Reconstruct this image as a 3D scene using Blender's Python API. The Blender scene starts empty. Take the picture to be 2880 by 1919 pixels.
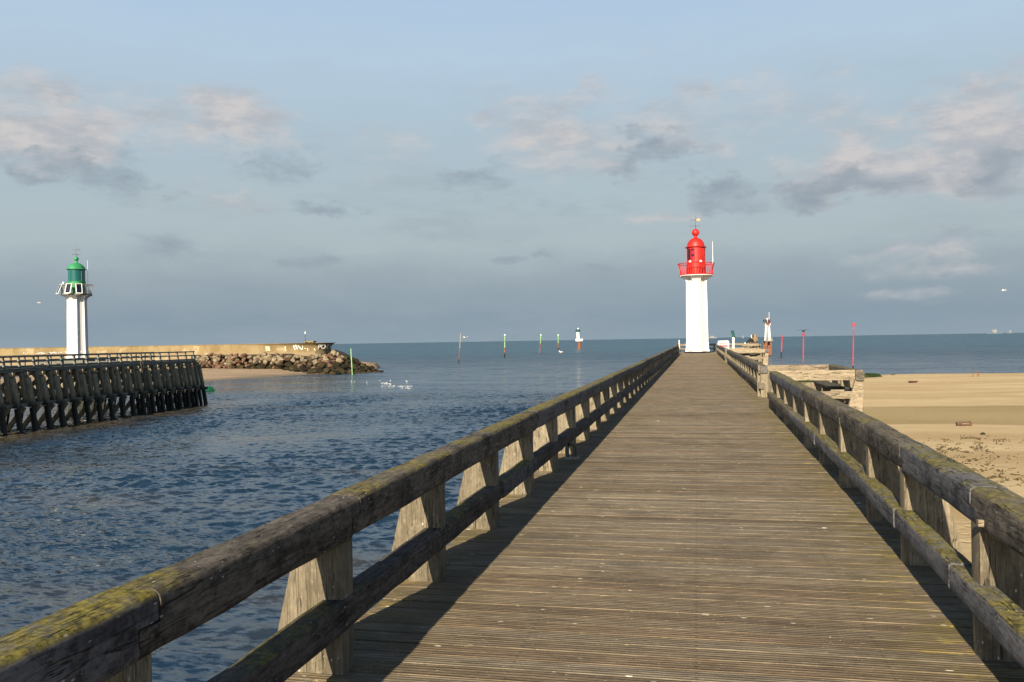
import bpy, bmesh, math, random
import numpy as np
from mathutils import Vector, Matrix, noise
random.seed(7)
R = math.radians
S = bpy.context.scene
COL = S.collection

# ------------------------------------------------------------------ camera
F = 2448.0                      # focal length in pixels of the 2880 px wide photograph
TH = math.atan(520.0 / F)       # the pier runs 12 degrees right of the camera axis
RHO = math.atan(0.0163)         # slight roll
EYE = Vector((0, 0, 1.7))
fw = Vector((-math.sin(TH), math.cos(TH), 0))
rt0 = Vector((math.cos(TH), math.sin(TH), 0))
rt = (rt0 * math.cos(RHO) - Vector((0, 0, 1)) * math.sin(RHO)).normalized()
up = (Vector((0, 0, 1)) * math.cos(RHO) + rt0 * math.sin(RHO)).normalized()
cd = bpy.data.cameras.new('camera'); cam = bpy.data.objects.new('camera', cd); COL.objects.link(cam)
cam.matrix_world = Matrix(((rt.x, up.x, -fw.x, EYE.x), (rt.y, up.y, -fw.y, EYE.y), (rt.z, up.z, -fw.z, EYE.z), (0, 0, 0, 1)))
cd.sensor_width = 36; cd.lens = 36 * F / 2880; cd.clip_start = 0.05; cd.clip_end = 200000
S.camera = cam

def ray(px, py):
    return fw + rt * ((px - 1440) / F) - up * ((py - 959.5) / F)
def at(px, py, z):              # where the sight line through a photo pixel meets height z
    d = ray(px, py); t = (z - EYE.z) / d.z
    return EYE + d * t
def dep(px, py, dist):          # point at a given depth along the camera axis
    return EYE + ray(px, py) * dist
def colx(px, dist):             # ground position under a pixel column at a given depth
    p = dep(px, 960.2 - 0.0163 * (px - 1440), dist); return p.x, p.y

# ------------------------------------------------------------------ sun, sky, exposure
EXPO = 1.05
S.view_settings.view_transform = 'Standard'; S.view_settings.look = 'None'
S.view_settings.exposure = EXPO; S.view_settings.gamma = 1
SUNV = Vector((-0.25, -2.05, 1.0)).normalized()
sd = bpy.data.lights.new('sun', 'SUN'); sd.energy = 5.0; sd.angle = R(0.5); sd.color = (1.0, 0.86, 0.66)
sun = bpy.data.objects.new('sun', sd); COL.objects.link(sun)
sun.rotation_euler = SUNV.to_track_quat('Z', 'Y').to_euler(); sun.location = (0, 0, 40)

def lin(c):
    return tuple((v / 255 / 12.92) if v / 255 <= 0.04045 else ((v / 255 + 0.055) / 1.055) ** 2.4 for v in c)

class NT:
    """small node tree helper"""
    def __init__(s, tree): s.t = tree; s.n = tree.nodes; s.l = tree.links
    def new(s, ty, ins=None, **kw):
        n = s.n.new(ty)
        for k, v in kw.items(): setattr(n, k, v)
        if ins:
            for k, v in ins.items():
                if v is None: continue
                if isinstance(v, bpy.types.NodeSocket): s.l.new(v, n.inputs[k])
                else: n.inputs[k].default_value = v
        return n
    def math(s, op, a, b=None, c=None, clamp=False):
        n = s.new('ShaderNodeMath', {0: a, 1: b, 2: c}, operation=op); n.use_clamp = clamp; return n.outputs[0]
    def vm(s, op, a, b=None, c=None):
        n = s.new('ShaderNodeVectorMath', {0: a, 1: b, 2: c}, operation=op)
        return n.outputs['Value' if op in ('LENGTH', 'DOT_PRODUCT', 'DISTANCE') else 0]
    def noise(s, vec, scale, detail=4, rough=0.55, dist=0.0):
        n = s.new('ShaderNodeTexNoise', {'Vector': vec, 'Scale': scale, 'Detail': detail, 'Roughness': rough, 'Distortion': dist}); return n.outputs['Fac']
    def ss(s, v, a, b, lo=0.0, hi=1.0):
        n = s.new('ShaderNodeMapRange', {'Value': v, 'From Min': a, 'From Max': b, 'To Min': lo, 'To Max': hi}, interpolation_type='SMOOTHSTEP'); return n.outputs[0]
    def mix(s, f, a, b, blend='MIX'):
        n = s.n.new('ShaderNodeMix'); n.data_type = 'RGBA'; n.blend_type = blend
        for i, v in ((0, f), (6, a), (7, b)):
            if isinstance(v, bpy.types.NodeSocket): s.l.new(v, n.inputs[i])
            else: n.inputs[i].default_value = v if i == 0 else (tuple(v) + (1,))[:4]
        return n.outputs[2]
    def ramp(s, f, stops):
        n = s.n.new('ShaderNodeValToRGB'); s.l.new(f, n.inputs[0]); e = n.color_ramp.elements
        while len(e) < len(stops): e.new(0.5)
        for i, (p, c) in enumerate(stops): e[i].position = p; e[i].color = (tuple(c) + (1,))[:4]
        return n.outputs[0]
    def mapping(s, vec, scale, loc=(0, 0, 0), rot=(0, 0, 0)):
        n = s.new('ShaderNodeMapping', {'Vector': vec, 'Scale': scale, 'Location': loc, 'Rotation': rot}); return n.outputs[0]

W = bpy.data.worlds.new('World'); S.world = W; W.use_nodes = True
W.node_tree.nodes.clear(); k = NT(W.node_tree)
STR = 0.1; K = 1 / STR / 2 ** EXPO
sky = k.new('ShaderNodeTexSky', sky_type='NISHITA'); sky.sun_disc = False
sky.sun_elevation = math.asin(SUNV.z); sky.sun_rotation = math.atan2(SUNV.x, SUNV.y)
sky.air_density = 1.0; sky.dust_density = 1.2; sky.ozone_density = 1.5
tc = k.new('ShaderNodeTexCoord')
sx = k.new('ShaderNodeSeparateXYZ', {0: tc.outputs['Generated']})
el = k.math('ARCSINE', sx.outputs[2])
az = k.math('ARCTAN2', sx.outputs[0], sx.outputs[1])
def azel(px, py):
    d = ray(px, py).normalized(); return math.atan2(d.x, d.y), math.asin(d.z)
p0 = k.new('ShaderNodeCombineXYZ', {0: az, 1: el}).outputs[0]
w1 = k.new('ShaderNodeTexNoise', {'Vector': k.mapping(p0, (1, 1.9, 1)), 'Scale': 11.0, 'Detail': 8.0, 'Roughness': 0.62})
wv = k.vm('MULTIPLY', k.vm('SUBTRACT', w1.outputs['Color'], (0.5, 0.5, 0.5)), (0.26, 0.14, 0))
wk = k.ss(el, R(1), R(13), 0.12, 1.0)
wv = k.vm('MULTIPLY', wv, k.new('ShaderNodeCombineXYZ', {0: k.ss(el, R(1), R(13), 0.5, 1.0), 1: wk, 2: 0.0}).outputs[0])
pw = k.vm('ADD', p0, wv)
def blobs(lst):
    acc = None
    for (cx, cy, rx, ry, am) in lst:
        a, e = azel(cx, cy); ix = F / (rx * 1.4); iy = F / (ry * 1.5)
        q = k.vm('MULTIPLY', k.vm('SUBTRACT', pw, (a, e, 0)), (ix, iy, 1))
        q = k.vm('MULTIPLY', q, (1, 1, 0))
        v = k.ss(k.vm('LENGTH', q), 0.0, 1.3, am, 0.0)
        acc = v if acc is None else k.math('ADD', acc, v)
    return acc
bright = blobs([(60, 330, 150, 90, .9), (150, 385, 170, 50, .7), (610, 340, 210, 75, 1.0), (560, 540, 150, 40, .4), (1500, 370, 150, 90, .7),
    (1700, 370, 170, 110, .5), (1900, 240, 80, 100, .4), (2250, 300, 210, 65, .55), (1940, 430, 100, 50, .6), (2480, 460, 170, 65, 1.0), (2840, 370, 150, 130, 1.2),
    (2300, 500, 160, 50, .6), (1870, 590, 110, 25, .55), (2570, 705, 170, 24, .7), (2650, 765, 160, 20, .55), (2550, 825, 95, 12, .6), (1100, 420, 120, 50, .35), (2650, 400, 200, 90, .4)])
dark = blobs([(130, 455, 90, 34, .8), (330, 500, 90, 60, .7), (950, 565, 95, 25, .8), (780, 455, 110, 30, .55), (450, 710, 110, 40, .6), (910, 725, 95, 22, .65),
    (580, 800, 140, 14, .5), (1330, 500, 110, 50, .55), (1820, 430, 130, 42, .8), (2350, 520, 180, 36, .9), (2810, 480, 100, 60, .8), (2010, 560, 85, 30, .7),
    (1465, 722, 50, 12, .8), (1680, 760, 55, 12, .6), (2660, 680, 210, 12, .5), (640, 560, 160, 22, .3), (1600, 560, 200, 30, .25), (1200, 640, 260, 30, .25)])
# sky colour by elevation (a hazy bank of cloud lies along the horizon)
elv = k.new('ShaderNodeMapRange', {'Value': k.math('ADD', el, k.math('MULTIPLY', k.math('SUBTRACT', w1.outputs['Fac'], 0.5), 0.05)), 'From Min': 0.0, 'From Max': R(24)}).outputs[0]
C = lambda r, g, b: tuple(v * K for v in lin((r, g, b)))
base = k.ramp(elv, [(0.0, C(143, 161, 173)), (0.06, C(139, 157, 170)), (0.17, C(154, 169, 178)), (0.26, C(173, 188, 193)), (0.36, C(175, 191, 198)), (0.55, C(174, 194, 207)), (0.75, C(181, 203, 222)), (1.0, C(172, 198, 228))])
fb = k.noise(k.mapping(p0, (1, 2.2, 1)), 13.0, 9, 0.64)
fdet = k.math('MULTIPLY', k.math('SUBTRACT', fb, 0.5), 2.2)
bf = k.math('MULTIPLY', k.ss(k.math('ADD', bright, fdet), -0.1, 1.25), k.ss(bright, 0.0, 0.35, 0.0, 1.0), clamp=True)
fb2 = k.noise(k.mapping(p0, (1, 2.8, 1), loc=(3, 1, 0)), 20.0, 8, 0.62)
df = k.math('MULTIPLY', k.ss(k.math('ADD', dark, k.math('MULTIPLY', k.math('SUBTRACT', fb2, 0.5), 1.6)), -0.05, 1.15), k.ss(dark, 0.0, 0.35, 0.0, 0.95), clamp=True)
wide = k.math('MULTIPLY', k.ss(k.noise(k.mapping(p0, (1, 4, 1)), 5.0, 7, 0.6), 0.45, 0.75), k.ss(el, R(22), R(8), 0.0, 0.42))
col = k.mix(wide, base, C(158, 169, 179))
cshade = k.mix(k.ss(fb2, 0.36, 0.64), C(180, 185, 192), C(205, 202, 202))
col = k.mix(bf, col, cshade)
col = k.mix(df, col, C(146, 160, 172))
sky_hi = k.mix(1.0, sky.outputs[0], (0.36, 0.42, 0.50), 'MULTIPLY')
col = k.mix(k.ss(el, R(21), R(34)), col, sky_hi)
behind = k.ss(sx.outputs[1], 0.1, -0.5)     # the part of the sky behind the photographer is a plain clear sky
col = k.mix(behind, col, sky_hi)
bg = k.new('ShaderNodeBackground', {'Color': col, 'Strength': STR})
wo = k.new('ShaderNodeOutputWorld', {0: bg.outputs[0]})

# ------------------------------------------------------------------ object helpers
def tag(o, label=None, cat=None, group=None, kind=None):
    if label: o['label'] = label
    if cat: o['category'] = cat
    if group: o['group'] = group
    if kind: o['kind'] = kind
    return o
def thing(name, label, cat, loc=(0, 0, 0), rz=0.0, group=None):
    o = bpy.data.objects.new(name, None); COL.objects.link(o); o.location = loc; o.rotation_euler = (0, 0, rz); o.empty_display_size = 0.2
    return tag(o, label, cat, group)

class MB:
    """collects shapes for one mesh object"""
    def __init__(s): s.v = []; s.f = []; s.attr = {}
    def add(s, vs, fs):
        b = len(s.v); s.v += [tuple(p) for p in vs]; s.f += [tuple(b + i for i in f) for f in fs]
    def box(s, x0, x1, y0, y1, z0, z1):
        s.add([(x0, y0, z0), (x1, y0, z0), (x1, y1, z0), (x0, y1, z0), (x0, y0, z1), (x1, y0, z1), (x1, y1, z1), (x0, y1, z1)],
              [(0, 3, 2, 1), (4, 5, 6, 7), (0, 1, 5, 4), (1, 2, 6, 5), (2, 3, 7, 6), (3, 0, 4, 7)])
    def ring(s, rings, cap=True, closed=False):
        n = len(rings[0]); vs = [p for r in rings for p in r]; fs = []
        m = len(rings)
        for i in range(m if closed else m - 1):
            j = (i + 1) % m
            for a in range(n): fs.append((i * n + a, i * n + (a + 1) % n, j * n + (a + 1) % n, j * n + a))
        if cap and not closed: fs.append(tuple(range(n - 1, -1, -1))); fs.append(tuple((m - 1) * n + a for a in range(n)))
        s.add(vs, fs)
    def tube(s, p0, p1, r0, r1=None, n=10):
        s.path([p0, p1], [r0, r0 if r1 is None else r1], n)
    def path(s, pts, rs, n=10):
        pts = [Vector(p) for p in pts]
        if not hasattr(rs, '__len__'): rs = [rs] * len(pts)
        rings = []; ref = None
        for i, p in enumerate(pts):
            d = (pts[min(i + 1, len(pts) - 1)] - pts[max(i - 1, 0)]).normalized()
            if ref is None: ref = Vector((0, 0, 1)) if abs(d.z) < 0.9 else Vector((1, 0, 0))
            a = d.cross(ref).normalized(); b = a.cross(d).normalized(); ref = b
            rings.append([p + (a * math.cos(2 * math.pi * q / n) + b * math.sin(2 * math.pi * q / n)) * rs[i] for q in range(n)])
        s.ring(rings)
    def lathe(s, prof, c=(0, 0, 0), n=32):
        s.ring([[(c[0] + r * math.cos(2 * math.pi * q / n), c[1] + r * math.sin(2 * math.pi * q / n), c[2] + z) for q in range(n)] for r, z in prof])
    def prism(s, poly, f):          # poly: 2D points, f(p, t) -> 3D point for t = 0 and 1
        n = len(poly); s.add([f(p, 0) for p in poly] + [f(p, 1) for p in poly],
            [tuple(range(n - 1, -1, -1)), tuple(range(n, 2 * n))] + [(a, (a + 1) % n, n + (a + 1) % n, n + a) for a in range(n)])
    def ell(s, c, r, rot=None, u=14, v=9):
        rings = []
        for i in range(v):
            t = math.pi * (i + 0.5) / v
            rings.append([Vector((r[0] * math.sin(t) * math.cos(2 * math.pi * q / u), r[1] * math.sin(t) * math.sin(2 * math.pi * q / u), -r[2] * math.cos(t))) for q in range(u)])
        if rot: rings = [[rot @ p for p in g] for g in rings]
        s.ring([[p + Vector(c) for p in g] for g in rings])
    def beam(s, p0, p1, w, h, r=0.012, step=10.0, amp=0.0, lap=0.0, upv=(0, 0, 1), seed=0.0, w1=None, h1=None):
        """rounded timber from p0 to p1 (centre line), optional half-lap ends and weathered wobble"""
        p0 = Vector(p0); p1 = Vector(p1); d = p1 - p0; L = d.length; d.normalize()
        sd_ = d.cross(Vector(upv)).normalized(); u = sd_.cross(d).normalized()
        n = max(1, int(math.ceil(L / step))); rings = []
        for i in range(n + 1):
            t = i / n; ww = w + ((w1 or w) - w) * t; hh = h + ((h1 or h) - h) * t
            a, b = ww / 2, hh / 2; pts = [(a, 0.001, 0)]
            for cx, cy, q0 in ((a - r, b - r, 0), (-a + r, b - r, 90)):
                for q in (0, 30, 60, 90):
                    an = R(q0 + q); pts.append((cx + r * math.cos(an), cy + r * math.sin(an), 0))
            nu = len(pts); pts.append((-a, 0.001, 0)); nu += 1
            pts.append((-a, -0.001, 1))
            for cx, cy, q0 in ((-a + r, -b + r, 180), (a - r, -b + r, 270)):
                for q in (0, 30, 60, 90):
                    an = R(q0 + q); pts.append((cx + r * math.cos(an), cy + r * math.sin(an), 1))
            pts.append((a, -0.001, 1)); ringp = []
            for (x, y, lo) in pts:
                P = p0 + d * (L * t + (lap if lo else 0)) + sd_ * x + u * y
                if amp:
                    q = Vector((P.x * 9, P.y * 1.6, P.z * 9)) + Vector((seed, seed * 2, 0))
                    P = P + (sd_ * x + u * y).normalized() * (noise.noise(q) * amp + noise.noise(q * 3.1) * amp * 0.4)
                ringp.append(P)
            rings.append(ringp)
        m = len(rings[0]); b0 = len(s.v)
        for g in rings: s.v += [tuple(p) for p in g]
        for i in range(n):
            for a in range(m): s.f.append((b0 + i * m + a, b0 + i * m + (a + 1) % m, b0 + (i + 1) * m + (a + 1) % m, b0 + (i + 1) * m + a))
        for i, flip in ((0, True), (n, False)):
            o = b0 + i * m
            for idx in (list(range(nu)), list(range(nu, m)), [0, nu - 1, nu, m - 1][::-1]):
                f = [o + q for q in idx]; s.f.append(tuple(f[::-1] if flip else f))
    def build(s, name, mat, parent=None, smooth=None, loc=None, fix=True, bevel=0.0):
        me = bpy.data.meshes.new(name)
        me.from_pydata(s.v, [], s.f)
        if fix or bevel:
            bm = bmesh.new(); bm.from_mesh(me)
            if bevel:
                bmesh.ops.bevel(bm, geom=[e for e in bm.edges], offset=bevel, segments=2, profile=0.6, affect='EDGES')
            bmesh.ops.recalc_face_normals(bm, faces=bm.faces); bm.to_mesh(me); bm.free()
        for kx, vals in s.attr.items():
            at_ = me.attributes.new(kx, 'FLOAT', 'POINT'); at_.data.foreach_set('value', vals)
        if smooth is not None:
            me.polygons.foreach_set('use_smooth', [True] * len(me.polygons)); me.set_sharp_from_angle(angle=R(smooth))
        me.materials.append(mat)
        o = bpy.data.objects.new(name, me); COL.objects.link(o)
        if parent: o.parent = parent
        if loc is not None: o.location = loc
        return o
def clone(o, parent=None, loc=None, rz=None):       # a thing or part with all that hangs from it
    c = o.copy(); COL.objects.link(c)
    if parent: c.parent = parent
    if loc is not None: c.location = loc
    if rz is not None: c.rotation_euler = (0, 0, rz)
    for ch in list(o.children): clone(ch, c)
    return c

# ------------------------------------------------------------------ materials
def newmat(name):
    m = bpy.data.materials.new(name); m.use_nodes = True; m.node_tree.nodes.clear(); q = NT(m.node_tree)
    b = q.new('ShaderNodeBsdfPrincipled'); q.new('ShaderNodeOutputMaterial', {0: b.outputs[0]})
    return m, q, b
def setin(q, b, **kw):
    for kx, v in kw.items():
        kx = kx.replace('_', ' ')
        if isinstance(v, bpy.types.NodeSocket): q.l.new(v, b.inputs[kx])
        else: b.inputs[kx].default_value = (tuple(v) + (1,))[:4] if hasattr(v, '__len__') and len(v) == 3 else v
def bump(q, b, h, strength=0.5, dist=0.01):
    n = q.new('ShaderNodeBump', {'Height': h, 'Strength': strength, 'Distance': dist}); q.l.new(n.outputs[0], b.inputs['Normal'])

def wood(name, dark, light, axis='Y', moss=0.0, mosscol=(0.16, 0.14, 0.03), specks=0.4, black=0.3, cool=None, coolamt=0.0, crack=0.5, rot=0):
    m, q, b = newmat(name)
    tc = q.new('ShaderNodeTexCoord'); oi = q.new('ShaderNodeObjectInfo')
    rnd = oi.outputs['Random']
    v = q.vm('ADD', tc.outputs['Object'], q.new('ShaderNodeCombineXYZ', {0: q.math('MULTIPLY', rnd, 13.0), 1: q.math('MULTIPLY', rnd, 31.0), 2: q.math('MULTIPLY', rnd, 7.0)}).outputs[0])
    sc = {'X': (1, 9, 9), 'Y': (9, 1, 9), 'Z': (9, 9, 1)}[axis]
    g = q.mapping(v, sc)
    grain = q.noise(g, 7.0, 9, 0.68, 0.6)
    coarse = q.noise(g, 0.9, 5, 0.6, 1.2)
    blot = q.noise(v, 3.0, 8, 0.68)
    f = q.math('ADD', q.math('MULTIPLY', grain, 0.6), q.math('MULTIPLY', coarse, 0.4))
    col = q.mix(q.ss(f, 0.36, 0.64), dark, light)
    if cool:
        col = q.mix(q.math('MULTIPLY', q.ss(rnd, 0.55, 0.7), coolamt), col, q.mix(q.ss(f, 0.35, 0.65), tuple(c * 0.6 for c in cool), cool))
    col = q.mix(1.0, col, q.new('ShaderNodeCombineColor', {0: q.ss(rnd, 0, 1, 0.8, 1.15), 1: q.ss(rnd, 0, 1, 0.8, 1.15), 2: q.ss(rnd, 0, 1, 0.8, 1.15)}).outputs[0], 'MULTIPLY')
    grime = q.noise(q.mapping(v, tuple(1.0 if c == 1 else 1.7 for c in sc)), 15.0, 9, 0.78)
    col = q.mix(q.math('MULTIPLY', q.ss(grime, 0.50, 0.62), 0.06 + 0.85 * black), col, (0.014, 0.012, 0.01))
    col = q.mix(q.math('MULTIPLY', q.ss(grime, 0.46, 0.34), 0.35), col, tuple(min(0.6, c * 1.5) for c in light))
    if black: col = q.mix(q.math('MULTIPLY', q.ss(blot, 0.50, 0.66), black), col, (0.012, 0.011, 0.01))
    geo = q.new('ShaderNodeNewGeometry'); nz = q.new('ShaderNodeSeparateXYZ', {0: geo.outputs['Normal']}).outputs[2]
    if moss:
        mm = q.math('MULTIPLY', q.ss(nz, 0.25, 0.75), q.ss(q.math('ADD', q.noise(v, 1.3, 7, 0.65), q.math('MULTIPLY', q.math('SUBTRACT', rnd, 0.5), 0.25)), 0.62 - 0.25 * moss, 0.80 - 0.25 * moss))
        mm = q.math('MULTIPLY', mm, q.ss(q.noise(v, 11.0, 8, 0.75), 0.36, 0.54, 0.25, 1.0))
        mc = q.mix(q.ss(q.noise(v, 26.0, 6, 0.75), 0.35, 0.65), tuple(c * 0.3 for c in mosscol), tuple(c * 1.5 for c in mosscol))
        col = q.mix(mm, col, mc)
    # cracks along the grain
    cr = q.noise(q.mapping(v, tuple(c * (1 if c > 1 else 0.5) for c in sc)), 2.6, 3, 0.5, 0.3)
    ck = q.ss(q.math('ABSOLUTE', q.math('SUBTRACT', cr, 0.5)), 0.0, 0.013, 1.0, 0.0)
    ck = q.math('MULTIPLY', ck, q.math('MULTIPLY', q.ss(blot, 0.42, 0.55), crack))
    col = q.mix(ck, col, (0.008, 0.007, 0.006))
    if specks:
        vo = q.new('ShaderNodeTexVoronoi', {'Vector': q.mapping(v, tuple(1.0 if c == 1 else 2.2 for c in sc)), 'Scale': 15.0}); vo.feature = 'F1'
        sp = q.math('MULTIPLY', q.ss(vo.outputs['Distance'], 0.10, 0.16, 1.0, 0.0), q.ss(q.noise(v, 6.0, 3), 0.52, 0.6))
        col = q.mix(q.math('MULTIPLY', sp, specks), col, (0.5, 0.48, 0.42))
    setin(q, b, Base_Color=col, Roughness=0.88, Specular_IOR_Level=0.25)
    h = q.math('ADD', q.math('MULTIPLY', grain, 0.8), q.math('SUBTRACT', q.math('MULTIPLY', blot, 0.6), q.math('MULTIPLY', ck, 2.0)))
    bump(q, b, h, 0.85, 0.012)
    return m

def plain(name, col, rough=0.6, var=0.15, scale=3.0, metal=0.0, stain=None, stainamt=0.5, bumpd=0.0, spec=0.4, stretch=(1, 1, 0.25)):
    m, q, b = newmat(name); tc = q.new('ShaderNodeTexCoord')
    n = q.noise(tc.outputs['Object'], scale, 7, 0.6)
    c = q.mix(q.ss(n, 0.3, 0.7), tuple(v * (1 - var) for v in col), tuple(min(1, v * (1 + var)) for v in col))
    if stain:
        st = q.ss(q.noise(q.mapping(tc.outputs['Object'], stretch), scale * 2.3, 8, 0.7), 0.53, 0.72)
        c = q.mix(q.math('MULTIPLY', st, stainamt), c, stain)
    setin(q, b, Base_Color=c, Roughness=rough, Metallic=metal, Specular_IOR_Level=spec)
    if bumpd: bump(q, b, n, 0.6, bumpd)
    return m

M = {}
M['rail_left'] = wood('weathered_rail_wood', (0.045, 0.039, 0.032), (0.165, 0.145, 0.118), 'Y', 0.95, (0.155, 0.132, 0.026), 0.6, 0.75, (0.125, 0.125, 0.135), 0.8, 0.9)
M['rail_low'] = wood('dark_low_rail_wood', (0.03, 0.026, 0.022), (0.12, 0.105, 0.088), 'Y', 0.55, (0.14, 0.125, 0.03), 0.6, 0.8, (0.09, 0.1, 0.12), 0.5, 0.8)  # a darker brown than the top rail wood
M['rail_right'] = wood('grey_rail_wood', (0.065, 0.056, 0.043), (0.20, 0.172, 0.135), 'Y', 0.95, (0.14, 0.12, 0.03), 0.85, 0.6, (0.135, 0.14, 0.155), 0.85, 0.9)
M['post'] = wood('pale_post_wood', (0.12, 0.100, 0.066), (0.235, 0.20, 0.138), 'Z', 0.25, (0.15, 0.14, 0.04), 0.9, 0.2, None, 0, 0.7)
M['board'] = wood('bright_board_wood', (0.15, 0.118, 0.078), (0.32, 0.265, 0.185), 'X', 0.1, (0.2, 0.17, 0.05), 0.2, 0.05, None, 0, 0.7)
M['pile'] = wood('dark_pile_wood', (0.028, 0.026, 0.020), (0.115, 0.11, 0.082), 'Z', 0.0, specks=0.1, black=0.5, crack=0.3)
M['jetty_beam'] = wood('grey_jetty_wood', (0.09, 0.092, 0.08), (0.24, 0.24, 0.20), 'Y', 0.1, (0.1, 0.12, 0.05), 0.15, 0.35, crack=0.3)

def tide(name, dry, wet, z0, z1):                  # timber that turns black with weed below the tide line
    m, q, b = newmat(name); geo = q.new('ShaderNodeNewGeometry'); oi = q.new('ShaderNodeObjectInfo')
    p = geo.outputs['Position']; z = q.new('ShaderNodeSeparateXYZ', {0: p}).outputs[2]
    n = q.noise(q.mapping(p, (1, 1, 0.25)), 5.0, 7, 0.65)
    n2 = q.noise(q.mapping(p, (1, 1, 0.12)), 14.0, 6, 0.65)
    d = q.mix(q.ss(n2, 0.35, 0.65), tuple(c * 0.45 for c in dry), dry)
    w = q.mix(q.ss(n, 0.4, 0.62), wet, tuple(c * 2.2 for c in wet))
    f = q.ss(q.math('ADD', z, q.math('MULTIPLY', q.math('SUBTRACT', n, 0.5), 1.6)), z1, z0)
    setin(q, b, Base_Color=q.mix(f, d, w), Roughness=q.ss(f, 0, 1, 0.85, 0.6), Specular_IOR_Level=0.25); bump(q, b, n2, 0.8, 0.03)
    return m
M['jetty_pile'] = tide('weedy_pile_wood', (0.30, 0.265, 0.175), (0.010, 0.011, 0.008), -3.3, -2.2)
M['jetty_brace'] = tide('sunlit_brace_wood', (0.34, 0.27, 0.16), (0.03, 0.025, 0.014), -6.2, -4.6)  # paler and less weedy than the piles: sunlit tan put into the colour
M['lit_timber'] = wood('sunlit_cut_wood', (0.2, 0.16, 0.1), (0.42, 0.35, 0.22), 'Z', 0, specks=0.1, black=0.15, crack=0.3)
M['white'] = plain('white_tower_paint', (0.57, 0.565, 0.54), 0.55, 0.03, 1.2, stain=(0.36, 0.31, 0.23), stainamt=0.5, stretch=(1.5, 1.5, 0.12))
M['white_plain'] = plain('white_paint', (0.78, 0.77, 0.73), 0.5, 0.05)
M['red'] = plain('red_paint', (0.44, 0.016, 0.013), 0.5, 0.22, 2.0, stain=(0.26, 0.02, 0.015), stainamt=0.5)
M['red_pale'] = plain('faded_red_paint', (0.42, 0.035, 0.06), 0.6, 0.3, 1.0)
M['green'] = plain('green_paint', (0.03, 0.22, 0.085), 0.5, 0.22, 2.0, stain=(0.02, 0.11, 0.05), stainamt=0.5)
M['green_pale'] = plain('pale_green_paint', (0.19, 0.36, 0.15), 0.6, 0.3, 1.0)
M['dark_green'] = plain('dark_green_paint', (0.008, 0.06, 0.05), 0.35, 0.2)
M['metal'] = plain('dark_vane_metal', (0.06, 0.06, 0.05), 0.5, 0.2, metal=0.4)
M['grey_metal'] = plain('galvanised_metal', (0.24, 0.23, 0.20), 0.6, 0.25, 4.0, stain=(0.09, 0.05, 0.03), stainamt=0.8)
M['orange'] = plain('orange_paint', (0.75, 0.28, 0.03), 0.5, 0.1)
M['rust'] = plain('rusty_steel', (0.19, 0.075, 0.04), 0.85, 0.45, 2.0, stain=(0.03, 0.02, 0.016), stainamt=0.7, bumpd=0.02)
M['panel'] = plain('solar_panel_glass', (0.006, 0.009, 0.02), 0.3, 0.2, spec=0.2)
M['black'] = plain('black_cloth', (0.008, 0.008, 0.01), 0.8, 0.2)
M['brown'] = plain('brown_coat_cloth', (0.20, 0.145, 0.075), 0.9, 0.12)
M['skin'] = plain('skin', (0.5, 0.3, 0.2), 0.6, 0.05)
M['hair'] = plain('dark_hair', (0.012, 0.01, 0.009), 0.6, 0.2)
M['blue'] = plain('dark_trouser_cloth', (0.02, 0.025, 0.04), 0.85, 0.2)
M['gull'] = plain('white_feathers', (0.80, 0.79, 0.76), 0.8, 0.03)
M['gull_grey'] = plain('grey_feathers', (0.42, 0.43, 0.44), 0.8, 0.06)
M['beak'] = plain('yellow_beak', (0.6, 0.35, 0.04), 0.5, 0.05)
M['sign_red'] = plain('red_sign_face', (0.52, 0.012, 0.03), 0.4, 0.06)
M['lamp_glass'] = plain('lamp_glass', (0.85, 0.85, 0.8), 0.1, 0.02)
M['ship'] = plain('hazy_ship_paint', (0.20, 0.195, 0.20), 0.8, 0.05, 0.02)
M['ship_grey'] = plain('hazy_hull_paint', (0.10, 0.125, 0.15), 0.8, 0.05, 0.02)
M['concrete'] = None

def glassmat(name, col):
    m, q, b = newmat(name); setin(q, b, Base_Color=col, Roughness=0.06, Specular_IOR_Level=0.8); return m
M['red_glass'] = glassmat('red_lantern_glass', (0.035, 0.001, 0.006))
M['red_glass_light'] = glassmat('bright_red_lantern_glass', (0.30, 0.004, 0.02))
M['green_glass'] = glassmat('teal_lantern_glass', (0.004, 0.075, 0.075))

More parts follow.
